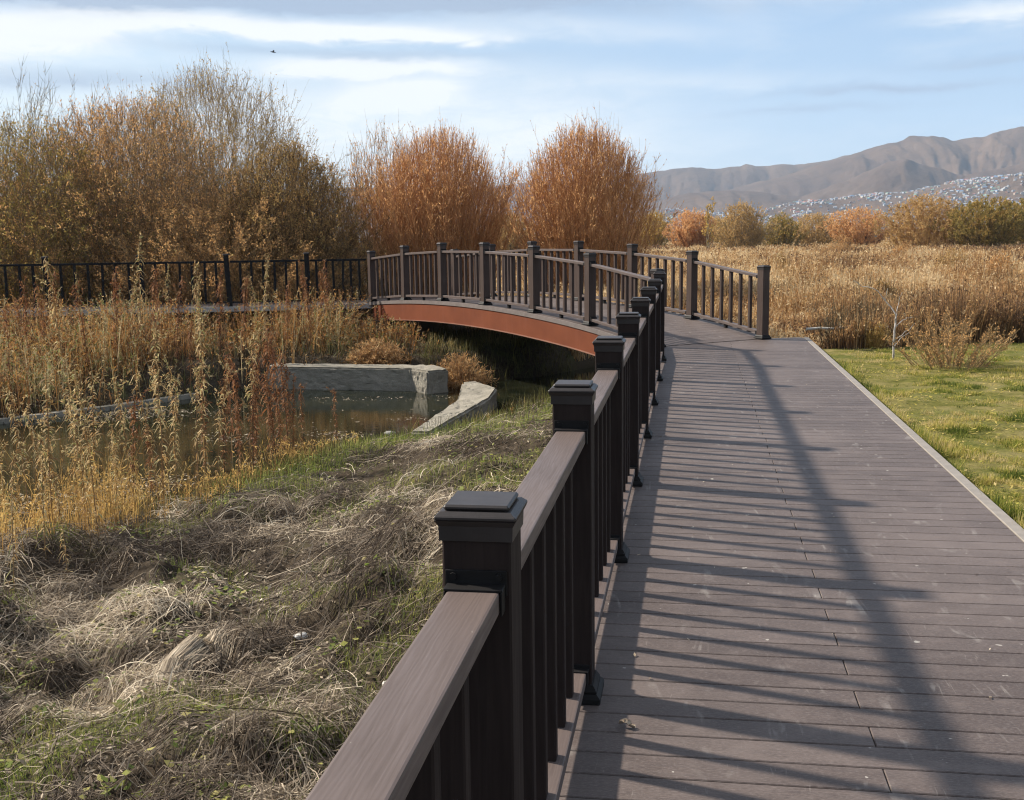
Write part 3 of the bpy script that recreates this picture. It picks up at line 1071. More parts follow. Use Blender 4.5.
kerb = [(-9.6, 15.05), (-7.5, 16.0), (-6.2, 17.35), (-5.2, 18.7)]
kb = Box()
for (ax, ay), (bx, by) in zip(kerb[:-1], kerb[1:]):
    v = np.array([bx - ax, by - ay]); v /= np.linalg.norm(v); nn = np.array([-v[1], v[0]]) * 0.14
    kb.prism([(ax, ay), (bx - v[0] * 0.02, by - v[1] * 0.02), (bx - v[0] * 0.02 + nn[0], by - v[1] * 0.02 + nn[1]), (ax + nn[0], ay + nn[1])], -1.3, -0.93)
tag(link_mesh('pond_kerb', kb.mesh('pond_kerb'), M_CONC), 'low pale concrete kerb along the far water edge under the weeds', 'kerb')


# ------------------------------------------------------------------ plant geometry
def strips(P, W, side):
    """ribbons along centre lines P (n,k,3), half widths W (n,k), width direction side (n,3) -> V, Q"""
    n, k, _ = P.shape
    V = np.stack([P - side[:, None, :] * W[..., None], P + side[:, None, :] * W[..., None]], 2).reshape(-1, 3)
    b = (np.arange(n) * k * 2)[:, None] + (np.arange(k - 1) * 2)[None]
    b = b.ravel()
    return V, np.stack([b, b + 1, b + 3, b + 2], 1)


def tubes(P, R, sides=3):
    n, k, _ = P.shape
    T = np.gradient(P, axis=1); T /= np.linalg.norm(T, axis=-1, keepdims=True) + 1e-9
    ref = np.where(np.abs(T[..., 2:3]) > 0.9, np.array([1.0, 0, 0]), np.array([0, 0, 1.0]))
    A = np.cross(T, ref); A /= np.linalg.norm(A, axis=-1, keepdims=True) + 1e-9
    B = np.cross(T, A)
    a = np.arange(sides) * 2 * math.pi / sides
    V = P[:, :, None] + R[:, :, None, None] * (A[:, :, None] * np.cos(a)[:, None] + B[:, :, None] * np.sin(a)[:, None])
    idx = np.arange(n * k * sides).reshape(n, k, sides)
    j = (np.arange(sides) + 1) % sides
    Q = np.stack([idx[:, :-1], idx[:, :-1][:, :, j], idx[:, 1:][:, :, j], idx[:, 1:]], -1).reshape(-1, 4)
    return V.reshape(-1, 3), Q


def unit(v):
    return v / (np.linalg.norm(v, axis=-1, keepdims=True) + 1e-9)


def diamonds(C, A, S, L_, W_):
    """leaf-shaped quads: base C, axis A, side S, lengths L_, half widths W_"""
    L_ = L_[:, None]; W_ = W_[:, None]
    V = np.stack([C, C + A * L_ * 0.45 + S * W_, C + A * L_, C + A * L_ * 0.45 - S * W_], 1).reshape(-1, 3)
    return V, np.arange(len(C) * 4).reshape(-1, 4)


def join(parts):
    V, Q, T = [], [], []; o = 0
    for v, q, t in parts:
        V.append(v); Q.append(q + o); T.append(t); o += len(v)
    return np.concatenate(V), np.concatenate(Q), np.concatenate(T)


def interp_path(P, idx, t):
    """points on the paths P[idx] at parameter t in 0..1, with tangents"""
    k = P.shape[1]
    f = np.clip(t, 0, 0.9999) * (k - 1); i = f.astype(int); w = (f - i)[:, None]
    a, b = P[idx, i], P[idx, i + 1]
    return a * (1 - w) + b * w, unit(b - a)


def shrub_geo(rng, height_, width, n_stem, lean, n_twig, n_leaf, leaf=(0.055, 0.011), base_r=0.35, upright=0.5, wob=0.12,
              twig_len=0.22, stem_r=0.022, leaf_t0=0.25, low=0.15, top_bare=0.0, tint_lo=0.0, tint_hi=1.0, sub=3, fill=None, topvar=0.3, loose=0.55):
    """a many-stemmed shrub: returns (wood V,Q,T), (leaf V,Q,T)"""
    K = 9
    az = rng.uniform(0, 2 * math.pi, n_stem)
    q = np.sqrt(rng.random(n_stem))                    # 0 centre .. 1 outer stems
    dirh = np.stack([np.cos(az), np.sin(az)], 1)
    base = np.c_[dirh * (base_r * q * rng.uniform(0.5, 1.1, n_stem))[:, None], np.full(n_stem, -0.15)]
    top = height_ * (1 - (1 - upright) * q ** 2.2) * (1 - topvar * rng.random(n_stem) ** 1.6)
    reach = width / 2 * q * rng.uniform(0.75, 1.08, n_stem)
    t = np.linspace(0, 1, K)[None, :, None]
    bend = rng.uniform(0.75, 1.5, n_stem)[:, None, None] ** 1.0
    hx = dirh[:, None, :] * reach[:, None, None] * (t ** bend) * 1.0
    wobv = np.cumsum(rng.normal(0, wob * height_ / K / 2, (n_stem, K, 2)), 1) * (t > 0)
    zz = top[:, None, None] * (1 - (1 - t) ** 1.12) if lean > 0 else top[:, None, None] * t
    P = np.concatenate([base[:, None, :2] + hx + wobv, base[:, None, 2:] + zz], 2)
    R = stem_r * rng.uniform(0.5, 1.1, (n_stem, 1)) * (1 - 0.85 * t[0, :, 0][None])
    wood = [(*tubes(P, R, 4), np.repeat(rng.random(n_stem), K * 4))]
    # twigs
    lvl = [(P, stem_r * 0.35)]
    src = P
    idx = rng.integers(0, n_stem, n_twig); tt = rng.beta(1.35, 1.1, n_twig) * (1 - low) + low
    p0, tg = interp_path(src, idx, tt)
    outw = unit(np.c_[p0[:, :2], np.zeros(n_twig)])
    dv = unit(tg * 0.9 + rng.normal(0, 0.42, (n_twig, 3)) + outw * 0.25 + np.array([0, 0, 0.35]) * upright)
    Lt = height_ * twig_len * rng.uniform(0.4, 1.15, n_twig) * (1.1 - 0.5 * tt)
    kt = 5; s = np.linspace(0, 1, kt)[None, :, None]
    up = np.array([0, 0, 1.0]) * (upright - 0.35) * 0.5
    TW = p0[:, None] + dv[:, None] * Lt[:, None, None] * s + up * Lt[:, None, None] * s ** 2 + np.cumsum(rng.normal(0, 0.02, (n_twig, kt, 3)), 1) * Lt[:, None, None] * (s > 0)
    if fill:                                           # outer shoots spread evenly through the crown's volume
        nf = int(n_twig * (1.5 if fill == 'dome' else 1.0))
        zr = rng.random(nf * 3); ra = np.sqrt(rng.random(nf * 3)) ** 0.9 * rng.uniform(0.86, 1.12, nf * 3)
        prof = (np.sqrt(np.clip(1 - zr ** 2.2, 0, 1)) * (0.80 + 0.2 * zr) if fill == 'dome'
                else (0.42 + 0.58 * np.sin(np.clip(zr / 0.62, 0, 1) * math.pi / 2)) * np.sqrt(np.clip(1 - np.clip((zr - 0.5) / 0.5, 0, 1) ** 2.3, 0, 1)))
        keep = rng.random(nf * 3) < 0.15 + prof ** 1.5
        zr, ra, prof = zr[keep][:nf], ra[keep][:nf], prof[keep][:nf]; nf = len(zr)
        azf = rng.uniform(0, 2 * math.pi, nf)
        lump = 0.58 + 0.82 * fbm(azf * 1.6, zr * 2.2 + n_leaf, 0.7, n_stem, 3)
        rr = width / 2 * prof * ra * lump
        zz2 = height_ * zr * (0.86 + 0.13 * lump)
        pf = np.stack([np.cos(azf) * rr, np.sin(azf) * rr, zz2], 1)
        org = np.array([0, 0, -height_ * (0.15 if fill == 'dome' else 0.35)])
        df = unit(unit(pf - org) + rng.normal(0, 0.33 if fill == 'dome' else 0.16, (nf, 3)))
        Lf = height_ * twig_len * rng.uniform(0.5, 1.3, nf) * np.where(rng.random(nf) < 0.16, rng.uniform(1.3, 2.6, nf), 1.0)
        TF = pf[:, None] + df[:, None] * (Lf[:, None, None] * (s - 0.6)) + np.array([0, 0, 1.0]) * 0.15 * Lf[:, None, None] * s ** 2 + np.cumsum(rng.normal(0, 0.02, (nf, kt, 3)), 1) * Lf[:, None, None] * (s > 0)
        TW = np.concatenate([TW, TF]); n_twig = len(TW)
    RT = stem_r * 0.30 * rng.uniform(0.6, 1.0, (n_twig, 1)) * (1 - 0.7 * s[0, :, 0][None])
    wood.append((*tubes(TW, RT, 3), np.repeat(rng.random(n_twig), kt * 3)))
    # fine side twigs
    n2 = n_twig * sub
    i2 = rng.integers(0, n_twig, n2); t2 = rng.uniform(0.15, 0.95, n2)
    p2, tg2 = interp_path(TW, i2, t2)
    d2 = unit(tg2 + rng.normal(0, 0.5, (n2, 3)) + np.array([0, 0, 0.25]) * upright)
    L2 = height_ * twig_len * 0.42 * rng.uniform(0.4, 1.1, n2)
    s2 = np.linspace(0, 1, 3)[None, :, None]
    T2 = p2[:, None] + d2[:, None] * L2[:, None, None] * s2 + up * L2[:, None, None] * s2 ** 2
    V2, Q2 = strips(T2, np.full((n2, 3), stem_r * 0.14 + 0.0012) * np.array([1, 0.8, 0.3]), unit(np.cross(d2, rng.normal(0, 1, (n2, 3)))))
    wood.append((V2, Q2, np.repeat(rng.random(n2), 6)))
    # leaves
    if n_leaf:
        na = int(n_leaf * 0.35); nb = n_leaf - na
        ia = rng.integers(0, n_twig, na); pa, ta = interp_path(TW, ia, rng.uniform(leaf_t0, 1, na))
        ib = rng.integers(0, n2, nb); pb, tb = interp_path(T2, ib, rng.uniform(0.1, 1, nb))
        C = np.concatenate([pa, pb]); TA = np.concatenate([ta, tb])
        clump = np.concatenate([rng.random(n_twig)[ia], rng.random(n_twig)[i2][ib]])
        if top_bare > 0:
            keep = rng.random(len(C)) > top_bare * sstep(0.55, 1.0, C[:, 2] / height_)
            C, TA, clump = C[keep], TA[keep], clump[keep]
        n = len(C)
        ax = unit(TA * (1.15 - loose) + rng.normal(0, loose, (n, 3)))
        sd = unit(np.cross(ax, rng.normal(0, 1, (n, 3))))
        V, Q = diamonds(C, ax, sd, leaf[0] * rng.uniform(0.6, 1.3, n), leaf[1] * rng.uniform(0.7, 1.2, n))
        tn = np.clip(0.5 * clump + 0.5 * rng.random(n), 0, 1) * (tint_hi - tint_lo) + tint_lo
        leaves = (V, Q, np.repeat(tn, 4))
    else:
        leaves = None
    return join(wood), leaves


BARK = {}


def bark(name, a, b):
    if name not in BARK: BARK[name] = foliage_mat(name, [(0, a), (1, b)], 0.0, 0.8)
    return BARK[name]


M_BARK_BROWN = bark('brown_twig_bark', (0.085, 0.060, 0.038), (0.235, 0.170, 0.105))
M_BARK_PALE = bark('pale_twig_bark', (0.14, 0.115, 0.075), (0.30, 0.25, 0.165))
M_BARK_ORANGE = bark('orange_twig_bark', (0.28, 0.14, 0.062), (0.54, 0.28, 0.125))
M_BARK_TAN = bark('tan_twig_bark', (0.17, 0.115, 0.058), (0.36, 0.25, 0.13))
M_BARK_DARK = bark('dark_twig_bark', (0.045, 0.033, 0.023), (0.130, 0.094, 0.060))
L_ORANGE = foliage_mat('orange_willow_leaf', [(0, (0.38, 0.195, 0.085)), (0.45, (0.62, 0.350, 0.155)), (0.8, (0.74, 0.46, 0.215)), (1, (0.80, 0.56, 0.28))], 0.45)
L_OLIVE = foliage_mat('olive_willow_leaf', [(0, (0.149, 0.115, 0.032)), (0.5, (0.329, 0.252, 0.074)), (0.8, (0.469, 0.301, 0.100)), (1, (0.625, 0.349, 0.120))], 0.45)
L_BROWN = foliage_mat('rusty_willow_leaf', [(0, (0.270, 0.160, 0.076)), (0.5, (0.556, 0.312, 0.127)), (0.85, (0.704, 0.434, 0.177)), (1, (0.510, 0.434, 0.177))], 0.45)
L_DKBROWN = foliage_mat('dark_brown_willow_leaf', [(0, (0.196, 0.120, 0.054)), (0.6, (0.390, 0.240, 0.092)), (1, (0.390, 0.323, 0.120))], 0.45)
L_PALE = foliage_mat('pale_yellow_willow_leaf', [(0, (0.253, 0.182, 0.066)), (0.5, (0.414, 0.292, 0.110)), (1, (0.552, 0.407, 0.187))], 0.45)
L_YELLOW = foliage_mat('yellow_autumn_leaf', [(0, (0.33, 0.20, 0.045)), (0.5, (0.52, 0.34, 0.080)), (1, (0.62, 0.45, 0.17))], 0.45)
L_GOLD = foliage_mat('straw_gold_leaf', [(0, (0.286, 0.179, 0.065)), (0.5, (0.484, 0.315, 0.125)), (1, (0.594, 0.420, 0.210))], 0.45)


def shrub(name, label, cat, px, Y, top_py, width_px, leaf_mat, bark_mat, seed, group, base_z=None, stem_name='trunk', **kw):
    """top_py: the row its top reaches; width_px: its spread in the photograph, at depth Y"""
    rng = np.random.default_rng(seed)
    x = at(px, 240, Y)[0]
    bz = float(height(np.array([x]), np.array([Y]))[0]) if base_z is None else base_z
    hh = at(px, top_py, Y)[2] - bz
    wood, leaves = shrub_geo(rng, hh, width_px / F_PX * Y, **kw)
    root = tag(empty(name, (x, Y, bz)), label, cat, group)
    link_mesh(stem_name, np_mesh(stem_name, wood[0], wood[1], wood[2]), bark_mat, root)
    if leaves is not None:
        link_mesh('crown', np_mesh('crown', leaves[0], leaves[1], leaves[2]), leaf_mat, root)
    return root


GW = 'willows behind the fence and bridge'
DOME = dict(lean=1, sub=2, twig_len=0.095, wob=0.16, low=0.04, fill='dome', topvar=0.45, loose=0.42)
shrub('willow_shrub', 'olive green spreading willow at the left edge behind the black fence', 'willow', 22, 27.5, 120, 310, L_OLIVE, M_BARK_BROWN, 21, GW,
      n_stem=300, n_twig=5200, n_leaf=95000, upright=0.42, base_r=1.3, stem_r=0.014, leaf=(0.06, 0.011), **DOME)
shrub('willow_shrub', 'rusty brown rounded willow in front of the tall pale one', 'willow', 128, 28.5, 102, 310, L_BROWN, M_BARK_BROWN, 22, GW,
      n_stem=320, n_twig=6000, n_leaf=110000, upright=0.42, base_r=1.3, stem_r=0.014, leaf=(0.058, 0.011), **DOME)
shrub('willow_shrub', 'tallest willow with a sparse pale yellow top against the sky', 'willow', 214, 32.5, 72, 300, L_PALE, M_BARK_TAN, 23, GW,
      n_stem=260, n_twig=6000, n_leaf=86000, upright=0.42, base_r=1.0, leaf=(0.06, 0.011), top_bare=0.25, stem_r=0.016, **DOME)
shrub('willow_shrub', 'dark brown dense willow behind the last fence bays before the bridge', 'willow', 292, 28.0, 146, 180, L_DKBROWN, M_BARK_DARK, 24, GW,
      n_stem=240, n_twig=4400, n_leaf=100000, upright=0.5, base_r=1.0, stem_r=0.014, leaf=(0.052, 0.010), **DOME)
shrub('willow_shrub', 'nearly bare willow with long thin shoots rising over the olive one', 'willow', 20, 33.0, 74, 280, L_PALE, M_BARK_PALE, 25, GW,
      n_stem=90, lean=1, n_twig=1700, n_leaf=12000, upright=0.72, base_r=0.8, twig_len=0.16, leaf=(0.06, 0.011), top_bare=0.8, stem_r=0.02)
shrub('willow_shrub', 'low brown twiggy willow filling the gap behind the fence posts', 'willow', 215, 26.8, 178, 190, L_BROWN, M_BARK_TAN, 26, GW,
      n_stem=240, lean=1, n_twig=3200, n_leaf=56000, upright=0.42, base_r=1.2, stem_r=0.012, twig_len=0.18, leaf=(0.055, 0.010), wob=0.2)
FAN = dict(lean=0, sub=2, wob=0.04, twig_len=0.105, low=0.06, fill='fan', topvar=0.25, loose=0.24)
shrub('willow_shrub', 'orange upright willow left of the gap to the hills', 'willow', 440, 29.0, 133, 124, L_ORANGE, M_BARK_ORANGE, 27, GW,
      n_stem=300, n_twig=5200, n_leaf=52000, upright=0.80, base_r=0.95, leaf=(0.075, 0.0072), stem_r=0.017, **FAN)
shrub('willow_shrub', 'pale leafless upright willow between the dark and the orange ones', 'willow', 384, 30.5, 130, 96, L_ORANGE, M_BARK_TAN, 28, GW,
      n_stem=150, n_twig=1000, n_leaf=24000, upright=0.86, base_r=1.1, leaf=(0.05, 0.010), top_bare=0.6, stem_r=0.016, **FAN)
shrub('willow_shrub', 'fan shaped orange willow right of the gap, standing behind the bridge crest', 'willow', 587, 27.0, 129, 118, L_ORANGE, M_BARK_ORANGE, 29, GW,
      n_stem=320, n_twig=5400, n_leaf=52000, upright=0.70, base_r=0.8, leaf=(0.075, 0.0072), stem_r=0.017, **FAN)

GB = 'bushes across the far side of the field'
kwb = dict(n_stem=60, lean=1, n_twig=900, upright=0.6, base_r=1.6, twig_len=0.13, stem_r=0.035, wob=0.12, sub=2, loose=0.4, topvar=0.4)
for a in (
    ('round deep orange bush in the field nearest the tall orange willow', 693, 70, 212, 36, L_ORANGE, M_BARK_ORANGE, 16000, 31),
    ('pale straw coloured loose tree beside a thin bare pole of a sapling', 742, 62, 205, 46, L_GOLD, M_BARK_PALE, 11000, 32),
    ('small grey green bush in front of the hillside town', 781, 66, 216, 30, L_OLIVE, M_BARK_PALE, 8000, 33),
    ('dull golden bush left of the orange brown one in the field', 815, 74, 215, 56, L_GOLD, M_BARK_PALE, 14000, 34),
    ('wide orange brown bush at the middle of the far field edge', 858, 68, 211, 58, L_ORANGE, M_BARK_DARK, 18000, 35),
    ('tall pale orange bush beside the big olive one', 926, 58, 198, 80, L_GOLD, M_BARK_ORANGE, 22000, 36),
    ('big olive gold bush reaching almost to the right edge', 985, 56, 201, 74, L_OLIVE, M_BARK_DARK, 30000, 37),
    ('olive bush cut by the right edge of the photo', 1040, 58, 196, 84, L_OLIVE, M_BARK_DARK, 30000, 38),
    ('bright yellow bush under the edge of the fan shaped willow', 652, 78, 214, 34, L_YELLOW, M_BARK_PALE, 12000, 39),
    ('low yellow gold bush between the orange bush and the willow', 718, 92, 220, 34, L_YELLOW, M_BARK_PALE, 9000, 40),
    ('tan bush seen through the gap between the orange willows', 508, 52, 216, 44, L_GOLD, M_BARK_PALE, 12000, 41),
):
    kwb['fill'] = 'fan' if a[8] % 2 else 'dome'
    shrub('autumn_bush', a[0], 'bush', a[1], a[2] * 1.9, a[3] - 1, a[4] * 1.15, a[5], a[6], a[8], GB, n_leaf=int(a[7] * 1.5), leaf=(0.20, 0.034), **kwb)
rngf = np.random.default_rng(90)
for k, (px_, Y_, tp, wd) in enumerate(((1003, 34, 256, 40), (884, 27, 283, 34), (955, 42, 250, 44), (905, 60, 243, 36), (780, 40, 255, 26), (1010, 24, 296, 50), (842, 85, 236, 30))):
    shrub('low_shrub', 'low rusty shrub growing among the golden reeds of the field', 'shrub', px_, Y_, tp, wd, (L_BROWN, L_DKBROWN, L_GOLD)[k % 3], M_BARK_BROWN, 91 + k,
          'low shrubs among the field reeds', n_stem=40, lean=1, n_twig=420, n_leaf=5000, upright=0.6, base_r=0.4, twig_len=0.16, stem_r=0.010, wob=0.12, fill='dome', sub=2, leaf=(0.07, 0.014))
# the thin sapling in the field
shrub('bare_sapling', 'thin bare sapling like a pole with a few yellow leaves at the field edge', 'sapling', 709, 105, 192, 12, L_YELLOW, M_BARK_PALE, 51, None,
      n_stem=4, lean=0, n_twig=40, n_leaf=420, upright=0.9, base_r=0.08, twig_len=0.12, leaf=(0.2, 0.05), stem_r=0.05)


# ------------------------------------------------------------------ reeds, weeds, straw, lawn (what nobody could count)
R_FIELD = foliage_mat('field_reed', [(0, (0.100, 0.062, 0.040)), (0.2, (0.23, 0.130, 0.066)), (0.5, (0.38, 0.215, 0.092)), (0.75, (0.49, 0.315, 0.140)), (1, (0.62, 0.48, 0.29))], 0.4)
R_WEED = foliage_mat('rusty_weed', [(0, (0.060, 0.038, 0.026)), (0.3, (0.165, 0.090, 0.044)), (0.55, (0.34, 0.165, 0.055)), (0.75, (0.43, 0.255, 0.085)), (0.88, (0.42, 0.34, 0.21)), (1, (0.155, 0.165, 0.052))], 0.4)
R_YELLOW = foliage_mat('yellow_dry_grass', [(0, (0.22, 0.125, 0.045)), (0.4, (0.55, 0.345, 0.110)), (0.8, (0.68, 0.48, 0.19)), (1, (0.24, 0.24, 0.065))], 0.4)
R_STRAW = foliage_mat('cut_dry_straw', [(0, (0.055, 0.040, 0.029)), (0.35, (0.190, 0.147, 0.108)), (0.7, (0.40, 0.322, 0.232)), (1, (0.68, 0.58, 0.44))], 0.25)
R_LAWN = foliage_mat('lawn_blade', [(0, (0.070, 0.095, 0.016)), (0.3, (0.235, 0.255, 0.042)), (0.6, (0.42, 0.345, 0.085)), (0.8, (0.47, 0.36, 0.125)), (1, (0.52, 0.41, 0.20))], 0.4)
R_GREEN = foliage_mat('fresh_green_blade', [(0, (0.060, 0.080, 0.022)), (0.45, (0.175, 0.225, 0.048)), (0.75, (0.34, 0.34, 0.09)), (1, (0.46, 0.38, 0.17))], 0.4)
R_BANK = foliage_mat('shade_darkened_bank_grass', [(0, (0.050, 0.046, 0.020)), (0.5, (0.13, 0.125, 0.042)), (0.85, (0.25, 0.20, 0.08)), (1, (0.42, 0.31, 0.14))], 0.35)
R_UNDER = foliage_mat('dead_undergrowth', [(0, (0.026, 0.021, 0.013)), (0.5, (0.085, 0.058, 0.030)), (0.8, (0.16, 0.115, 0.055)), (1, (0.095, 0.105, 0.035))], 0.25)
R_SEDGE = foliage_mat('shade_toned_sedge', [(0, (0.030, 0.026, 0.018)), (0.5, (0.075, 0.060, 0.036)), (1, (0.17, 0.13, 0.070))], 0.2)


def blades(rng, x, y, hgt, wid, lean=0.25, k=4, tint=None, z=None, droop=0.5):
    n = len(x)
    z = height(x, y) if z is None else z
    az = rng.uniform(0, 2 * math.pi, n)
    d = np.stack([np.cos(az), np.sin(az), np.zeros(n)], 1)
    a = np.abs(rng.normal(0, lean, n))
    t = np.linspace(0, 1, k)[None, :, None]
    P = np.stack([x, y, z - 0.02], 1)[:, None] + d[:, None] * (hgt * a)[:, None, None] * (t ** 2 * (1 + droop) * 0.5 + t * 0.5) \
        + np.array([0, 0, 1.0]) * (hgt * np.cos(a))[:, None, None] * (t - 0.12 * droop * a[:, None, None] * t ** 3)
    W = wid[:, None] * np.linspace(1, 0.25, k)[None] * 0.5
    s = unit(np.stack([-np.sin(az + rng.normal(0, 0.6, n)), np.cos(az), np.zeros(n)], 1))
    V, Q = strips(P, W, s)
    tn = rng.random(n) if tint is None else tint
    return V, Q, np.repeat(tn, k * 2), P


def seedheads(rng, P, per, ln, wd, tint, t0=0.55):
    """little drooping leaf and seed blades along the upper part of stems P"""
    n = len(P)
    idx = np.repeat(np.arange(n), per)
    p, tg = interp_path(P, idx, rng.uniform(t0, 1, n * per))
    ax = unit(tg * 0.6 + rng.normal(0, 0.6, (n * per, 3)))
    sd = unit(np.cross(ax, rng.normal(0, 1, (n * per, 3))))
    V, Q = diamonds(p, ax, sd, ln[idx] * rng.uniform(0.5, 1.2, n * per), wd[idx] * rng.uniform(0.6, 1.2, n * per))
    return V, Q, np.repeat(np.clip(tint[idx] + rng.normal(0, 0.15, n * per), 0, 1), 4)


def build_field():
    rng = np.random.default_rng(61)
    parts = []
    N_ = 660000
    px = rng.uniform(380, 1090, N_)
    r = 16.5 * (230 / 16.5) ** rng.random(N_)
    a = np.arctan((px - 512) / F_PX)
    x, y = np.sin(a) * r, np.cos(a) * r
    o = (x - P1[0]) * NR[0] + (y - P1[1]) * NR[1]
    bo = (x - B0[0]) * BN[0] + (y - B0[1]) * BN[1]
    bs = (x - B0[0]) * BU[0] + (y - B0[1]) * BU[1]
    land = (lawn_w(x, y) < 0.35) & (pond_sd(x, y) > 0.2) & (bo > 2.45) & ((bs > -1.9) | (o > 2.3))
    clump = fbm(x, y, 2.6, 13, 4)
    fine = fbm(x, y, 0.9, 14, 3)
    ok = land & (rng.random(N_) < 0.10 + 1.2 * sstep(0.36, 0.62, 0.6 * clump + 0.4 * fine))
    x, y, r, clump, fine = x[ok], y[ok], r[ok], clump[ok], fine[ok]; n = len(x)
    patch = 0.35 * fbm(x, y, 16.0, 18, 2) + 0.35 * fbm(x, y, 5.0, 15, 3) + 0.30 * fbm(x, y, 1.4, 16, 3)
    h = (0.12 + 1.9 * np.clip(0.55 * fbm(x, y, 2.4, 17, 3) + 0.45 * fine - 0.24, 0, 1)) * rng.uniform(0.5, 1.2, n) * (1 - 0.35 * sstep(40, 120, r)) * (0.8 + 0.25 * sstep(17, 22, y))
    tint = np.clip(patch * 4.6 - 1.80 + rng.normal(0, 0.26, n), 0, 1)
    w = 0.006 + 0.00085 * r * rng.uniform(0.4, 1.2, n) * 0.6
    V, Q, T, P = blades(rng, x, y, h, w, 0.22, 4, tint)
    parts.append((V, Q, T))
    plume = rng.random(n) < 0.45
    parts.append(seedheads(rng, P[plume], 5, (0.045 + 0.0014 * r)[plume], (0.005 + 0.00038 * r)[plume], np.clip(tint + 0.12, 0, 1)[plume], 0.5))
    V, Q, T = join(parts)
    tag(link_mesh('field_reeds', np_mesh('field_reeds', V, Q, T), R_FIELD), 'tall dry golden brown reeds covering the field right of the bridge', 'reeds', kind='stuff')
    # added sedge, reed-base shade put into its dark stems; also scattered field clumps
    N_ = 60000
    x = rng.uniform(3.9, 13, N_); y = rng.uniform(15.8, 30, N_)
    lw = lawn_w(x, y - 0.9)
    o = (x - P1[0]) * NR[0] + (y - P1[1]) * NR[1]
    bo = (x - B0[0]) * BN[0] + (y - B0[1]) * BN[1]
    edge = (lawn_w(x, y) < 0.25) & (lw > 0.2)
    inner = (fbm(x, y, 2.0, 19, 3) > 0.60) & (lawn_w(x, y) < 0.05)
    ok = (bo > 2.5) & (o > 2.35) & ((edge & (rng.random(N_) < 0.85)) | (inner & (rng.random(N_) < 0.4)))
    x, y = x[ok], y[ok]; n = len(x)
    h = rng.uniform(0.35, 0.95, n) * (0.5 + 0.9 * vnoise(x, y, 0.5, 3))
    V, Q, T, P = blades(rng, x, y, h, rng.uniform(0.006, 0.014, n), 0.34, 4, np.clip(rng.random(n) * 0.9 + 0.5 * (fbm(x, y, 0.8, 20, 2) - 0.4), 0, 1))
    tag(link_mesh('shade_toned_sedge', np_mesh('shade_toned_sedge', V, Q, T), R_SEDGE), 'added sedge fringing the lawn, dark with the shade below the golden reeds', 'sedge', kind='stuff')


build_field()


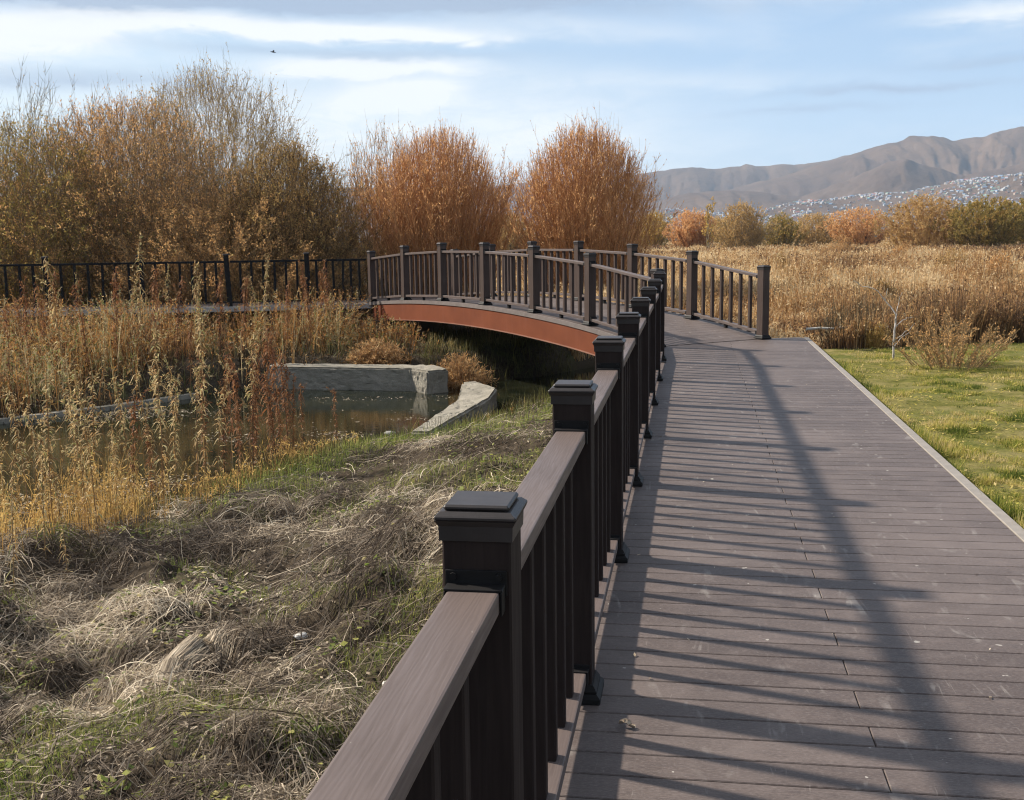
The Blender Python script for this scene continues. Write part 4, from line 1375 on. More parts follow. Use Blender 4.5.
def build_left_weeds():
    rng = np.random.default_rng(62)
    # rusty weeds on the far shore, in front of and behind the black fence
    N_ = 60000
    x = rng.uniform(-17, 1.6, N_); y = rng.uniform(15.0, 27.5, N_)
    sd = pond_sd(x, y)
    bo = (x - B0[0]) * BN[0] + (y - B0[1]) * BN[1]; bs = (x - B0[0]) * BU[0] + (y - B0[1]) * BU[1]
    fb = (x - FA[0]) * FN[0] + (y - FA[1]) * FN[1]
    ok = (sd > 0.05) & ((bo < -0.35) | (bs > 8.8)) & ((fb < -0.22) | (fb > 2.3)) & (y > 15.2 + 0.2 * x * 0) & (x < 0.2)
    cl = fbm(x, y, 1.3, 23, 4)
    ok &= rng.random(N_) < (0.05 + 0.95 * sstep(0.40, 0.66, cl)) * (0.35 + 0.65 * sstep(0.2, 1.2, sd))
    x, y, fb, cl = x[ok], y[ok], fb[ok], cl[ok]; n = len(x)
    patch = 0.5 * fbm(x, y, 2.2, 25, 3) + 0.5 * fbm(x, y, 0.7, 26, 3)
    h = (0.12 + 1.95 * np.clip(0.6 * cl + 0.4 * fbm(x, y, 0.8, 27, 3) - 0.15, 0, 1)) * rng.uniform(0.45, 1.25, n) * np.where(x > -3.2, 0.5, 1.0) * np.where(fb > 0, 0.9, 1.0)
    tint = np.clip(patch * 2.8 - 0.98 + rng.normal(0, 0.26, n), 0, 0.94)
    w = rng.uniform(0.008, 0.019, n)
    V, Q, T, P = blades(rng, x, y, h, w, np.where(rng.random(n) < 0.3, 0.75, 0.24), 4, tint, droop=1.0)
    pl = rng.random(n) < 0.4
    parts = [(V, Q, T), seedheads(rng, P, 6, np.full(n, 0.075), np.full(n, 0.011), tint, 0.2),
             seedheads(rng, P[pl], 9, np.full(pl.sum(), 0.05), np.full(pl.sum(), 0.012), np.clip(tint[pl] + 0.15, 0, 0.92), 0.78)]
    V, Q, T = join(parts)
    tag(link_mesh('shore_weeds', np_mesh('shore_weeds', V, Q, T), R_WEED), 'tangle of rusty dry weeds on the far shore round the black fence', 'weeds', kind='stuff')
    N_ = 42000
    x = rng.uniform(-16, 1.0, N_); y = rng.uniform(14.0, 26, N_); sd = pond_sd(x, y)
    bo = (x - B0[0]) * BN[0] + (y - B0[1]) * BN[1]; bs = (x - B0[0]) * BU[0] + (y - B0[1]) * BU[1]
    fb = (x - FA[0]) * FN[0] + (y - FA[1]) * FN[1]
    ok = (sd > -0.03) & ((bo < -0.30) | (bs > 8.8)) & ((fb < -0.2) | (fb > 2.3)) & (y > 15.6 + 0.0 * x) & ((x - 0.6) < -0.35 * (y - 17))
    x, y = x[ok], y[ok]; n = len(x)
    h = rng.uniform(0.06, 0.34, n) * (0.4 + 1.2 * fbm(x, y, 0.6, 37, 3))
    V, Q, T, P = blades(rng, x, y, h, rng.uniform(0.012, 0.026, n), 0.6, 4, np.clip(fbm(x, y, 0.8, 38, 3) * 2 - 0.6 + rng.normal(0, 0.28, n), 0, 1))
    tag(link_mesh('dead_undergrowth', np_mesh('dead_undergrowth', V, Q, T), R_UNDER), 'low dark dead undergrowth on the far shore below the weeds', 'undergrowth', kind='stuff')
    # yellow grass on the near shore, lower left
    N_ = 26000
    x = rng.uniform(-9.5, -1.0, N_); y = rng.uniform(6.0, 15.5, N_)
    sd = pond_sd(x, y)
    wide = np.interp(x, [-5, -3.6, -2.8, -2.2], [2.4, 1.5, 0.75, 0.4])
    ok = (sd > -0.12) & (sd < wide * (0.4 + 1.1 * vnoise(x, y, 0.9, 5))) & (x < -2.0) & (rng.random(N_) < 0.25 + 1.0 * sstep(0.35, 0.6, fbm(x, y, 0.7, 28, 3)))
    x, y = x[ok], y[ok]; n = len(x); sd = sd[ok]
    far = sstep(-3.0, -2.0, x)
    h = (0.10 + 0.62 * fbm(x, y, 0.9, 29, 3)) * rng.uniform(0.3, 1.2, n) * (1 - 0.5 * far) * (0.55 + 0.45 * sstep(0.2, 1.0, sd)) * (1 + 0.9 * sstep(-3.0, -3.9, x))
    tint = np.clip(fbm(x, y, 1.1, 31, 3) * 1.6 - 0.3 + rng.normal(0, 0.18, n) , 0, 0.93) + 0.25 * far * rng.random(n)
    V, Q, T, P = blades(rng, x, y, h, rng.uniform(0.003, 0.0075, n), 0.32, 4, np.clip(tint, 0, 1))
    parts = [(V, Q, T), seedheads(rng, P, 3, np.full(n, 0.05), np.full(n, 0.006), tint, 0.5)]
    V, Q, T = join(parts)
    tag(link_mesh('shore_grass', np_mesh('shore_grass', V, Q, T), R_YELLOW), 'golden dry grass along the near shore of the pond', 'grass', kind='stuff')
    # grass under and beside the bridge, shadow put into its darker green
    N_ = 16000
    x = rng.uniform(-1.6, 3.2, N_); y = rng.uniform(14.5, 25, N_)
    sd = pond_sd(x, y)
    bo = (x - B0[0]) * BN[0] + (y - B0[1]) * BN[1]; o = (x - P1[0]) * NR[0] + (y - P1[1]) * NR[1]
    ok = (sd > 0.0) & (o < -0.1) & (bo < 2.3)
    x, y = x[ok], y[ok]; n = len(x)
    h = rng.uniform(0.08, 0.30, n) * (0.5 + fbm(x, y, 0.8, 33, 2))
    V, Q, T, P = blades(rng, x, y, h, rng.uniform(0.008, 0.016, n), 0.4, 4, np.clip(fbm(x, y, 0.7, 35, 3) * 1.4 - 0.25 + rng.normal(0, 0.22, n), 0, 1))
    tag(link_mesh('bank_grass', np_mesh('bank_grass', V, Q, T), R_BANK), 'rough grass, its colour darkened as shade, on the banks under the arched bridge', 'grass', kind='stuff')


build_left_weeds()


def near_left(rng, N_):
    """points on the rough bank between the railing and the pond, denser near the viewer"""
    y = 2.6 * (17.0 / 2.6) ** rng.random(N_)
    x = rng.uniform(-0.46, 0.12, N_) * y * 1.12 - 0.15
    o = (x - P1[0]) * NR[0] + (y - P1[1]) * NR[1]
    sd = pond_sd(x, y)
    return x, y, o, sd


def build_straw():
    rng = np.random.default_rng(63)
    x, y, o, sd = near_left(rng, 235000)
    mat = fbm(x, y, 0.75, 41, 4)
    dens = sstep(0.40, 0.54, mat) * 0.78 * (0.35 + 0.65 * sstep(0.38, 0.5, fbm(x, y, 0.25, 42, 3))) + 0.06
    gp = fbm(x, y, 0.75, 47, 3)
    shore_free = np.where(x > -3.0, 1.05, 0.4) + 0.7 * (vnoise(x, y, 0.7, 3) - 0.3)
    dens = dens * (1 - 0.85 * sstep(0.53, 0.64, gp))
    ok = (o < -0.12) & (sd > shore_free) & (rng.random(len(x)) < dens)
    x, y = x[ok], y[ok]; n = len(x)
    flow = 2.5 + 5.0 * (fbm(x, y, 1.1, 43, 2) - 0.5) + rng.normal(0, 0.75, n)
    wild = rng.random(n) < 0.48
    flow = np.where(wild, rng.uniform(0, 6.28, n), flow)
    L_ = (0.06 + 0.46 * rng.random(n) ** 1.5) * (0.8 + 0.03 * y)
    k = 6; t = np.linspace(-0.5, 0.5, k)[None]
    curv = (rng.normal(0, 0.8, n) * (rng.random(n) < 0.6))[:, None]
    kink = np.where(rng.random((n, k)) < 0.16, rng.normal(0, 1.0, (n, k)), 0.0)
    ang = flow[:, None] + curv * t + np.cumsum(rng.normal(0, 0.07, (n, k)) + kink, 1)
    px_ = x[:, None] + np.cumsum(np.cos(ang), 1) * (L_ / k)[:, None] - (np.cos(flow) * L_ * 0.5)[:, None]
    py_ = y[:, None] + np.cumsum(np.sin(ang), 1) * (L_ / k)[:, None] - (np.sin(flow) * L_ * 0.5)[:, None]
    oo = (px_ - P1[0]) * NR[0] + (py_ - P1[1]) * NR[1]
    layer = rng.random(n) ** 2 * (0.03 + 0.10 * np.clip(fbm(x, y, 0.75, 41, 4) * 2 - 0.7, 0, 1))
    archz = np.abs(rng.normal(0, 0.028, n))[:, None] * (1 - (2 * t) ** 2) + rng.normal(0, 0.04, n)[:, None] * t * 2
    pz = height(px_.ravel(), py_.ravel()).reshape(n, k) + 0.004 + layer[:, None] + np.maximum(archz, -0.02)
    keep = oo.max(1) < -0.10
    P = np.stack([px_, py_, pz], -1)[keep]
    n = len(P)
    W = (0.0007 + 0.0017 * rng.random(n) ** 2.0) * (0.75 + 0.10 * P[:, 0, 1])
    W = W[:, None] * np.array([0.7, 1, 1, 1, 0.9, 0.4])[None]
    d = unit(P[:, -1] - P[:, 0])
    s = unit(np.cross(d, rng.normal(0, 0.5, (n, 3)) + np.array([0, 0, 1.0])))
    V, Q = strips(P, W, s)
    zone = fbm(P[:, 2, 0], P[:, 2, 1], 0.6, 45, 3)
    tint = np.clip(zone * 2.4 - 0.86 + rng.normal(0, 0.30, n), 0, 1)
    T = np.repeat(tint, 12)
    lx, ly, lo, ls = near_left(rng, 60000)
    ok = (lo < -0.15) & (ls > 0.5) & (rng.random(len(lx)) < 0.25 + 0.75 * sstep(0.45, 0.6, fbm(lx, ly, 0.5, 61, 3))); lx, ly = lx[ok], ly[ok]; n4 = len(lx)
    az4 = rng.uniform(0, 6.28, n4)
    a4 = unit(np.stack([np.cos(az4), np.sin(az4), rng.normal(0, 0.35, n4)], 1)); s4 = unit(np.cross(a4, np.array([0, 0, 1.0]) + rng.normal(0, 0.4, (n4, 3))))
    v4, q4 = diamonds(np.stack([lx, ly, height(lx, ly) + rng.uniform(0.005, 0.06, n4)], 1), a4, s4, rng.uniform(0.015, 0.06, n4), rng.uniform(0.003, 0.011, n4))
    V, Q, T = join([(V, Q, T), (v4, q4, np.repeat(np.clip(rng.normal(0.3, 0.25, n4), 0, 1), 4))])
    # a combed sheaf of pale straw
    c0 = on_plane(150, 690, -0.75)[:2]; c1 = on_plane(222, 642, -0.75)[:2]
    ns = 900; ax2 = (c1 - c0); Ls = np.linalg.norm(ax2); ax2 /= Ls; sx = np.array([-ax2[1], ax2[0]])
    off = rng.normal(0, 0.5, ns); st = rng.uniform(-0.15, 0.55, ns); kk = np.linspace(0, 1, 6)[None]
    along = st[:, None] + kk * rng.uniform(0.35, 0.75, ns)[:, None]
    spread = off[:, None] * 0.16 * (0.55 + 0.45 * np.sin(np.clip(along, 0, 1) * math.pi)) + rng.normal(0, 0.02, (ns, 1)) * kk
    bx = c0[0] + ax2[0] * along * Ls + sx[0] * spread; by = c0[1] + ax2[1] * along * Ls + sx[1] * spread
    bz = height(bx.ravel(), by.ravel()).reshape(ns, 6) + 0.03 + 0.15 * np.exp(-(spread / 0.13) ** 2) * np.sin(np.clip(along * 0.9, 0, 1) * math.pi) * rng.uniform(0.75, 1.0, ns)[:, None]
    S5 = np.stack([bx, by, bz], -1)
    v5, q5 = strips(S5, np.full((ns, 6), 0.0022), unit(np.stack([np.full(ns, sx[0]), np.full(ns, sx[1]), rng.normal(0, 0.3, ns)], 1)))
    V, Q, T = join([(V, Q, T), (v5, q5, np.repeat(np.clip(rng.normal(0.72, 0.16, ns), 0, 1), 12))])
    # long pale broken stalks lying across the mat
    x, y, o, sd = near_left(rng, 2600)
    ok = (o < -0.4) & (sd > 0.6); x, y = x[ok], y[ok]; n = len(x)
    ang = rng.uniform(0, 6.28, n)[:, None] + np.cumsum(rng.normal(0, 0.20, (n, 8)), 1)
    L2 = rng.uniform(0.2, 0.85, n)[:, None] / 8
    qx = x[:, None] + np.cumsum(np.cos(ang) * L2, 1); qy = y[:, None] + np.cumsum(np.sin(ang) * L2, 1)
    oo = (qx - P1[0]) * NR[0] + (qy - P1[1]) * NR[1]
    lift = rng.uniform(0.03, 0.09, n)[:, None] + rng.normal(0, 0.11, n)[:, None] * np.linspace(-0.3, 1, 8)[None] ** 2
    qz = height(qx.ravel(), qy.ravel()).reshape(n, 8) + np.maximum(lift, 0.015)
    k2 = oo.max(1) < -0.12
    S = np.stack([qx, qy, qz], -1)[k2]; n = len(S)
    v3, q3 = tubes(S, (rng.uniform(0.0014, 0.0034, n) * (0.8 + 0.04 * S[:, 0, 1]))[:, None] * np.linspace(1, 0.4, 8)[None], 3)
    V, Q, T = join([(V, Q, T), (v3, q3, np.repeat(np.clip(rng.normal(0.48, 0.26, n), 0, 1), 24))])
    tag(link_mesh('cut_straw', np_mesh('cut_straw', V, Q, T), R_STRAW), 'matted grey tan cut straw lying over the bank left of the railing', 'straw', kind='stuff')

    # green and yellow-green grass coming through, brightest along the water
    x, y, o, sd = near_left(rng, 190000)
    g = fbm(x, y, 0.75, 47, 3)
    shore = np.exp(-((sd - 0.65) / 0.6) ** 2) * sstep(-3.8, -2.6, x) * (0.5 + vnoise(x, y, 0.5, 6))
    railside = np.exp(-((o + 0.7) / 0.6) ** 2) * 0.35
    pr = np.clip(sstep(0.52, 0.68, g) * 0.7 + shore * 0.9 + railside * sstep(0.40, 0.55, g) * 1.6, 0, 1)
    ok = (o < -0.1) & (sd > 0.08) & (rng.random(len(x)) < pr)
    x, y, sd = x[ok], y[ok], sd[ok]; n = len(x)
    h = rng.uniform(0.03, 0.11, n) * (1 + 0.7 * sstep(11, 14, y))
    tint = np.clip(rng.random(n) * 0.75 + 0.6 * (fbm(x, y, 0.5, 49, 2) - 0.25), 0, 1)
    V, Q, T, P = blades(rng, x, y, h, rng.uniform(0.0022, 0.0045, n) * (0.8 + 0.07 * y), 0.55, 3, tint, z=height(x, y) + 0.01)
    # small flat leaves
    x2, y2, o2, sd2 = near_left(rng, 20000)
    ok = (o2 < -0.15) & (sd2 > 0.3) & (rng.random(len(x2)) < sstep(0.50, 0.66, fbm(x2, y2, 0.6, 51, 3)))
    x2, y2 = x2[ok], y2[ok]; m_ = len(x2)
    az = rng.uniform(0, 6.28, m_)
    ax = unit(np.stack([np.cos(az), np.sin(az), rng.uniform(0.0, 0.6, m_)], 1))
    sdv = unit(np.cross(ax, np.array([0, 0, 1.0]) + rng.normal(0, 0.3, (m_, 3))))
    c = np.stack([x2, y2, height(x2, y2) + rng.uniform(0.02, 0.07, m_)], 1)
    v2, q2 = diamonds(c, ax, sdv, rng.uniform(0.02, 0.065, m_), rng.uniform(0.008, 0.020, m_))
    V, Q, T = join([(V, Q, T), (v2, q2, np.repeat(rng.random(m_), 4))])
    e0, e1 = on_plane(412, 414, -0.9)[:2], on_plane(497, 388, -0.8)[:2]
    nt_ = 1500; tt_ = rng.random(nt_); q_ = e0 + (e1 - e0) * tt_[:, None] + np.stack([rng.normal(0.02, 0.10, nt_), -np.abs(rng.normal(0.10, 0.16, nt_))], 1)
    keep_ = vnoise(q_[:, 0], q_[:, 1], 0.25, 7) > 0.35; q_ = q_[keep_]
    v6, q6, t6, _p = blades(rng, q_[:, 0], q_[:, 1], rng.uniform(0.08, 0.26, len(q_)), rng.uniform(0.006, 0.011, len(q_)), 0.5, 3, rng.random(len(q_)))
    V, Q, T = join([(V, Q, T), (v6, q6, t6)])
    tag(link_mesh('bank_green', np_mesh('bank_green', V, Q, T), R_GREEN), 'fresh green grass and small weeds coming through the straw', 'grass', kind='stuff')


build_straw()


def build_lawn():
    rng = np.random.default_rng(64)
    N_ = 330000
    y = 4.6 * (18.5 / 4.6) ** rng.random(N_)
    x = rng.uniform(0.30, 0.52, N_) * y * 1.0 + rng.uniform(-0.3, 0.6, N_)
    o = (x - P1[0]) * NR[0] + (y - P1[1]) * NR[1]
    ok = (o > 2.185) & (rng.random(N_) < lawn_w(x, y))
    bare = fbm(x, y, 0.55, 53, 3)
    ok &= rng.random(N_) < (1.1 - 0.6 * sstep(0.56, 0.70, bare)) * (0.75 + 0.25 * sstep(0.35, 0.5, fbm(x, y, 0.2, 59, 2)))
    x, y, bare = x[ok], y[ok], bare[ok]; n = len(x)
    big = fbm(x, y, 1.5, 55, 3)
    o = (x - P1[0]) * NR[0] + (y - P1[1]) * NR[1]
    edge = np.exp(-((o - 2.2) / 0.18) ** 2)
    h = rng.uniform(0.018, 0.05, n) * (0.45 + 1.1 * sstep(0.40, 0.74, fbm(x, y, 0.26, 58, 3))) * (1 + 1.7 * edge)
    tint = np.clip(1.5 * (big - 0.5) + 1.7 * (bare - 0.5) + 0.46 + 1.5 * (fbm(x, y, 0.2, 57, 2) - 0.5) + rng.normal(0, 0.24, n) - 0.35 * edge, 0, 1)
    V, Q, T, P = blades(rng, x, y, h, rng.uniform(0.003, 0.006, n) * (0.7 + 0.07 * y), 0.6, 3, tint)
    ll = 4500
    y5 = 4.8 * (17 / 4.8) ** rng.random(ll); x5 = rng.uniform(0.30, 0.52, ll) * y5 + rng.uniform(-0.3, 0.6, ll)
    o5 = (x5 - P1[0]) * NR[0] + (y5 - P1[1]) * NR[1]
    ok = (o5 > 2.2) & (rng.random(ll) < lawn_w(x5, y5) * (0.2 + 0.8 * sstep(0.45, 0.65, fbm(x5, y5, 0.9, 63, 3)))); x5, y5 = x5[ok], y5[ok]; n5 = len(x5)
    az5 = rng.uniform(0, 6.28, n5); a5 = unit(np.stack([np.cos(az5), np.sin(az5), rng.normal(0, 0.3, n5)], 1))
    v5, q5 = diamonds(np.stack([x5, y5, height(x5, y5) + rng.uniform(0.01, 0.045, n5)], 1), a5, unit(np.cross(a5, np.array([0, 0, 1.0]) + rng.normal(0, 0.4, (n5, 3)))), rng.uniform(0.02, 0.07, n5), rng.uniform(0.004, 0.011, n5))
    V, Q, T = join([(V, Q, T), (v5, q5, np.repeat(np.clip(rng.normal(0.68, 0.12, n5), 0, 1), 4))])
    tag(link_mesh('lawn_grass', np_mesh('lawn_grass', V, Q, T), R_LAWN), 'short patchy green and yellow lawn right of the boardwalk', 'lawn', kind='stuff')


build_lawn()


def floating_debris():
    rng = np.random.default_rng(66)
    N_ = 36000
    x = rng.uniform(-7, -0.6, N_); y = rng.uniform(9, 18.5, N_); sd = pond_sd(x, y)
    ok = (sd < -0.02) & (rng.random(N_) < 0.01 + 0.9 * sstep(0.55, 0.68, fbm(x, y, 1.0, 60, 4)) * sstep(-2.2, -0.3, sd))
    x, y = x[ok], y[ok]; n = len(x)
    az = rng.uniform(0, 6.28, n)
    ax = np.stack([np.cos(az), np.sin(az), np.zeros(n)], 1); sdv = np.stack([-np.sin(az), np.cos(az), rng.normal(0, 0.1, n)], 1)
    V, Q = diamonds(np.stack([x, y, np.full(n, WATER_Z + 0.006)], 1), ax, sdv, rng.uniform(0.012, 0.07, n), rng.uniform(0.003, 0.013, n))
    tag(link_mesh('floating_debris', np_mesh('floating_debris', V, Q, np.repeat(np.clip(rng.normal(0.5, 0.3, n), 0, 1), 4)), R_STRAW), 'pale leaves and straw floating on the pond', 'debris', kind='stuff')


floating_debris()


# ------------------------------------------------------------------ tall weed stalks by the pond
M_STALK = foliage_mat('dry_weed_stem', [(0, (0.10, 0.05, 0.03)), (0.5, (0.21, 0.115, 0.055)), (1, (0.30, 0.20, 0.10))], 0.0)
M_STALK_LEAF = foliage_mat('dry_weed_leaf', [(0, (0.16, 0.085, 0.038)), (0.35, (0.38, 0.235, 0.095)), (0.75, (0.58, 0.45, 0.24)), (1, (0.24, 0.24, 0.09))], 0.35)
M_STALK_RED = foliage_mat('red_brown_weed_leaf', [(0, (0.11, 0.046, 0.024)), (0.6, (0.25, 0.105, 0.045)), (1, (0.36, 0.20, 0.09))], 0.35)


def stalk_mesh(seed, hh, red):
    rng = np.random.default_rng(seed)
    K = 8; t = np.linspace(0, 1, K)
    bend = rng.normal(0, 0.06, 2)
    P = np.zeros((1, K, 3)); P[0, :, 0] = bend[0] * hh * t ** 2 + rng.normal(0, 0.006, K).cumsum(); P[0, :, 1] = bend[1] * hh * t ** 2 + rng.normal(0, 0.006, K).cumsum()
    P[0, :, 2] = hh * t - 0.1
    V, Q = tubes(P, np.linspace(0.007, 0.002, K)[None], 4)
    parts = [(V, Q, np.full(len(V), rng.random()))]
    nb = 7
    p0, tg = interp_path(P, np.zeros(nb, int), rng.uniform(0.45, 0.97, nb))
    d = unit(tg + rng.normal(0, 0.45, (nb, 3)))
    s = np.linspace(0, 1, 4)[None, :, None]
    Bp = p0[:, None] + d[:, None] * rng.uniform(0.10, 0.28, nb)[:, None, None] * s
    parts.append((*tubes(Bp, np.full((nb, 4), 0.002), 3), np.repeat(rng.random(nb), 12)))
    stem = join(parts)
    nl = 120
    tl = rng.beta(2.0, 1.1, nl)
    p, tg = interp_path(P, np.zeros(nl, int), tl)
    az = rng.uniform(0, 6.28, nl)
    out = np.stack([np.cos(az), np.sin(az), rng.uniform(-0.2, 0.7, nl)], 1)
    kk = 4; s = np.linspace(0, 1, kk)[None, :, None]
    Ln = rng.uniform(0.05, 0.13, nl) * (1.15 - 0.5 * tl)
    LP = p[:, None] + unit(out)[:, None] * Ln[:, None, None] * s + np.array([0, 0, -1.0]) * (Ln * rng.uniform(0.2, 1.3, nl))[:, None, None] * s ** 2.2 \
        + rng.normal(0, 0.006, (nl, kk, 3)) * s
    W = rng.uniform(0.004, 0.010, nl)[:, None] * np.array([0.5, 1.0, 0.9, 0.2])[None]
    V, Q = strips(LP, W, unit(np.cross(out, rng.normal(0, 0.4, (nl, 3)) + np.array([0, 0, 1.0]))))
    lt = [(V, Q, np.repeat(rng.random(nl), kk * 2))]
    ns = 110
    i = rng.integers(0, nb, ns); q, tg = interp_path(Bp, i, rng.uniform(0.2, 1, ns))
    ax = unit(tg + rng.normal(0, 0.7, (ns, 3)))
    V, Q = diamonds(q, ax, unit(np.cross(ax, rng.normal(0, 1, (ns, 3)))), rng.uniform(0.02, 0.05, ns), rng.uniform(0.004, 0.009, ns))
    lt.append((V, Q, np.repeat(rng.uniform(0.3, 1, ns), 4)))
    lf = join(lt)
    a = np_mesh('stem', *stem); a.materials.append(M_STALK)
    b = np_mesh('leaves', *lf); b.materials.append(M_STALK_RED if red else M_STALK_LEAF)
    return a, b


def build_stalks():
    rng = np.random.default_rng(65)
    tan = [stalk_mesh(100 + i, 1.5, False) for i in range(6)]
    red = [stalk_mesh(120 + i, 1.3, True) for i in range(4)]
    spots = []
    # px of the base, depth, height, kind
    for px, Y, h, k in ((12, 9.4, 1.25, 0), (30, 9.0, 1.45, 0), (52, 9.9, 1.55, 0), (60, 8.6, 1.2, 0), (72, 9.6, 1.65, 0), (88, 10.2, 1.75, 0), (96, 9.2, 1.35, 0),
                        (104, 10.4, 1.6, 0), (20, 10.3, 1.3, 0), (42, 8.3, 1.0, 0), (118, 9.9, 1.25, 0), (132, 10.8, 1.5, 0), (145, 11.4, 1.7, 0), (155, 10.6, 1.35, 0),
                        (166, 11.6, 1.75, 0), (176, 11.0, 1.4, 0), (184, 12.0, 1.7, 0), (196, 11.8, 1.5, 0), (208, 12.4, 1.75, 0), (218, 12.0, 1.3, 0),
                        (228, 12.6, 1.6, 0), (8, 8.2, 1.1, 0), (80, 8.8, 1.1, 0), (110, 9.3, 1.0, 0),
                        (214, 12.9, 1.3, 1), (222, 13.1, 1.5, 1), (234, 13.0, 1.35, 1), (240, 13.3, 1.55, 1), (248, 12.9, 1.25, 1), (255, 13.4, 1.6, 1), (262, 13.2, 1.5, 1),
                        (270, 13.6, 1.55, 1), (276, 13.2, 1.3, 1), (283, 13.7, 1.5, 1), (290, 13.5, 1.2, 1), (298, 13.9, 1.25, 1), (306, 13.8, 1.0, 1), (320, 14.0, 0.8, 1), (345, 14.3, 0.7, 1),
                        (268, 12.9, 1.1, 1), (244, 12.7, 1.1, 1), (230, 12.4, 1.0, 1), (140, 11.2, 1.1, 1), (150, 11.0, 0.95, 1)):
        px += rng.normal(0, 7); Y += rng.normal(0, 0.25); h *= rng.uniform(0.72, 1.15)
        spots.append((at(px, 480, Y)[0], Y, h, k))
    for px, Y, h in ((30, 18.3, 1.8), (66, 17.9, 2.3), (90, 18.6, 1.7), (120, 18.9, 1.9), (142, 18.8, 2.2), (156, 19.6, 1.8), (178, 19.3, 1.6), (200, 19.9, 1.9), (222, 20.2, 1.7),
                     (246, 20.4, 1.6), (268, 20.6, 1.8), (290, 20.8, 1.5), (312, 21.2, 1.4), (330, 21.5, 1.2), (10, 17.8, 1.6), (48, 18.9, 1.7), (104, 17.6, 1.4), (190, 18.9, 1.3)):
        spots.append((at(px, 380, Y)[0], Y, h, 2))
    for q in range(34):
        d = rng.uniform(0.3, 11.5); b = -rng.uniform(0.3, 2.4)
        p = FA + FU * d + FN * b
        spots.append((p[0], p[1], rng.uniform(1.0, 1.75), 2))
    for i, (x, y, h, k) in enumerate(spots):
        ms = (red if k == 1 or (k == 2 and i % 3) else tan); a, b = ms[i % len(ms)]
        z = float(height(np.array([x]), np.array([y]))[0])
        hh = 1.3 if k == 1 or (k == 2 and i % 3) else 1.5
        root = empty('weed_stalk', (x, y, max(z, WATER_Z)), rng.uniform(0, 6.28))
        s = h / hh
        root.scale = (0.9 * s, 0.9 * s, s)
        lab = ('tall tan dead weed stalk with curled leaves on the near shore of the pond', 'reddish brown dead weed stalk on the near shore by the open water',
               'dead weed stalk standing on the far shore before the black fence')[k]
        grp = ('tan weed stalks on the near shore', 'red brown weed stalks by the water', 'weed stalks on the far shore')[k]
        tag(root, lab, 'weed', grp)
        link_mesh('stem', a, None, root); link_mesh('leaves', b, None, root)


build_stalks()


# ------------------------------------------------------------------ sapling and bush on the lawn, tussock, poles in the reeds
def lawn_sapling():
    b = at(893, 366, 15.3); x, y = b[0], 15.3
    z = float(height(np.array([x]), np.array([y]))[0])
    root = tag(empty('bare_sapling', (x, y, z)), 'small white barked bare sapling with one long arm on the lawn', 'sapling')
    rng = np.random.default_rng(70)
    s = 1 / F_PX * 15.3
    def path(pts, r0, r1, k=10):
        p = np.array(pts, float); tt = np.linspace(0, 1, len(p)); q = np.linspace(0, 1, k)
        P = np.stack([np.interp(q, tt, p[:, i]) for i in range(3)], 1)
        P[1:-1] += rng.normal(0, 0.006, (k - 2, 3))
        return tubes(P[None], np.linspace(r0, r1, k)[None], 6)
    mw = simple('white_sapling_bark', (0.37, 0.34, 0.31), 0.7, 0.2, 0.3, 30)
    trunk = path([(0, 0, -0.05), (0.0, 0, 22 * s), (2 * s, 0.02, 36 * s), (0.5 * s, 0, 46 * s)], 0.015, 0.010)
    link_mesh('trunk', np_mesh('trunk', *trunk), mw, root)
    for pts, r in (([(0.5 * s, 0, 45 * s), (-8 * s, 0.1, 58 * s), (-17 * s, 0.1, 69 * s), (-28 * s, 0.2, 72 * s), (-38 * s, 0.2, 78 * s)], 0.009),
                   ([(0, 0, 18 * s), (10 * s, -0.1, 28 * s), (18 * s, -0.1, 36 * s)], 0.006),
                   ([(0, 0, 10 * s), (9 * s, 0.1, 20 * s), (20 * s, 0.15, 26 * s)], 0.006),
                   ([(1 * s, 0, 40 * s), (6 * s, 0.1, 56 * s), (9 * s, 0.1, 66 * s)], 0.006),
                   ([(1 * s, 0, 32 * s), (14 * s, 0.1, 40 * s), (24 * s, 0.2, 40 * s)], 0.006),
                   ([(-8 * s, 0.1, 58 * s), (-6 * s, 0.1, 70 * s)], 0.005)):
        v, q = path(pts, r, 0.003)
        link_mesh('branch', np_mesh('branch', v, q), mw, root)


lawn_sapling()
shrub('twiggy_bush', 'low leafless twiggy bush standing on the lawn right of the white sapling', 'bush', 956, 14.3, 300, 92, L_BROWN, M_BARK_TAN, 71, None,
      n_stem=80, lean=1, n_twig=900, n_leaf=2600, upright=0.6, base_r=0.35, twig_len=0.2, leaf=(0.028, 0.008), stem_r=0.008, wob=0.2)
shrub('grass_tussock', 'round golden grass tussock at the foot of the bridge end', 'tussock', 374, 20.35, 331, 40, R_FIELD, R_FIELD, 72, None, stem_name='blades',
      n_stem=900, lean=1, n_twig=900, n_leaf=5000, upright=0.35, base_r=0.3, twig_len=0.2, leaf=(0.07, 0.008), stem_r=0.006, wob=0.1)
shrub('grass_tussock', 'ragged golden grass tussock under the bridge, right of the round one', 'tussock', 455, 19.7, 345, 46, R_FIELD, R_FIELD, 73, None, stem_name='blades',
      n_stem=500, lean=1, n_twig=600, n_leaf=3000, upright=0.4, base_r=0.25, twig_len=0.25, leaf=(0.08, 0.008), stem_r=0.006, wob=0.25)
shrub('grass_tussock', 'bright straw tussock in the reeds behind the white sapling', 'tussock', 876, 16.9, 312, 22, R_YELLOW, R_YELLOW, 74, None, stem_name='blades',
      n_stem=300, lean=1, n_twig=200, n_leaf=900, upright=0.7, base_r=0.12, twig_len=0.2, leaf=(0.06, 0.006), stem_r=0.005, wob=0.15)

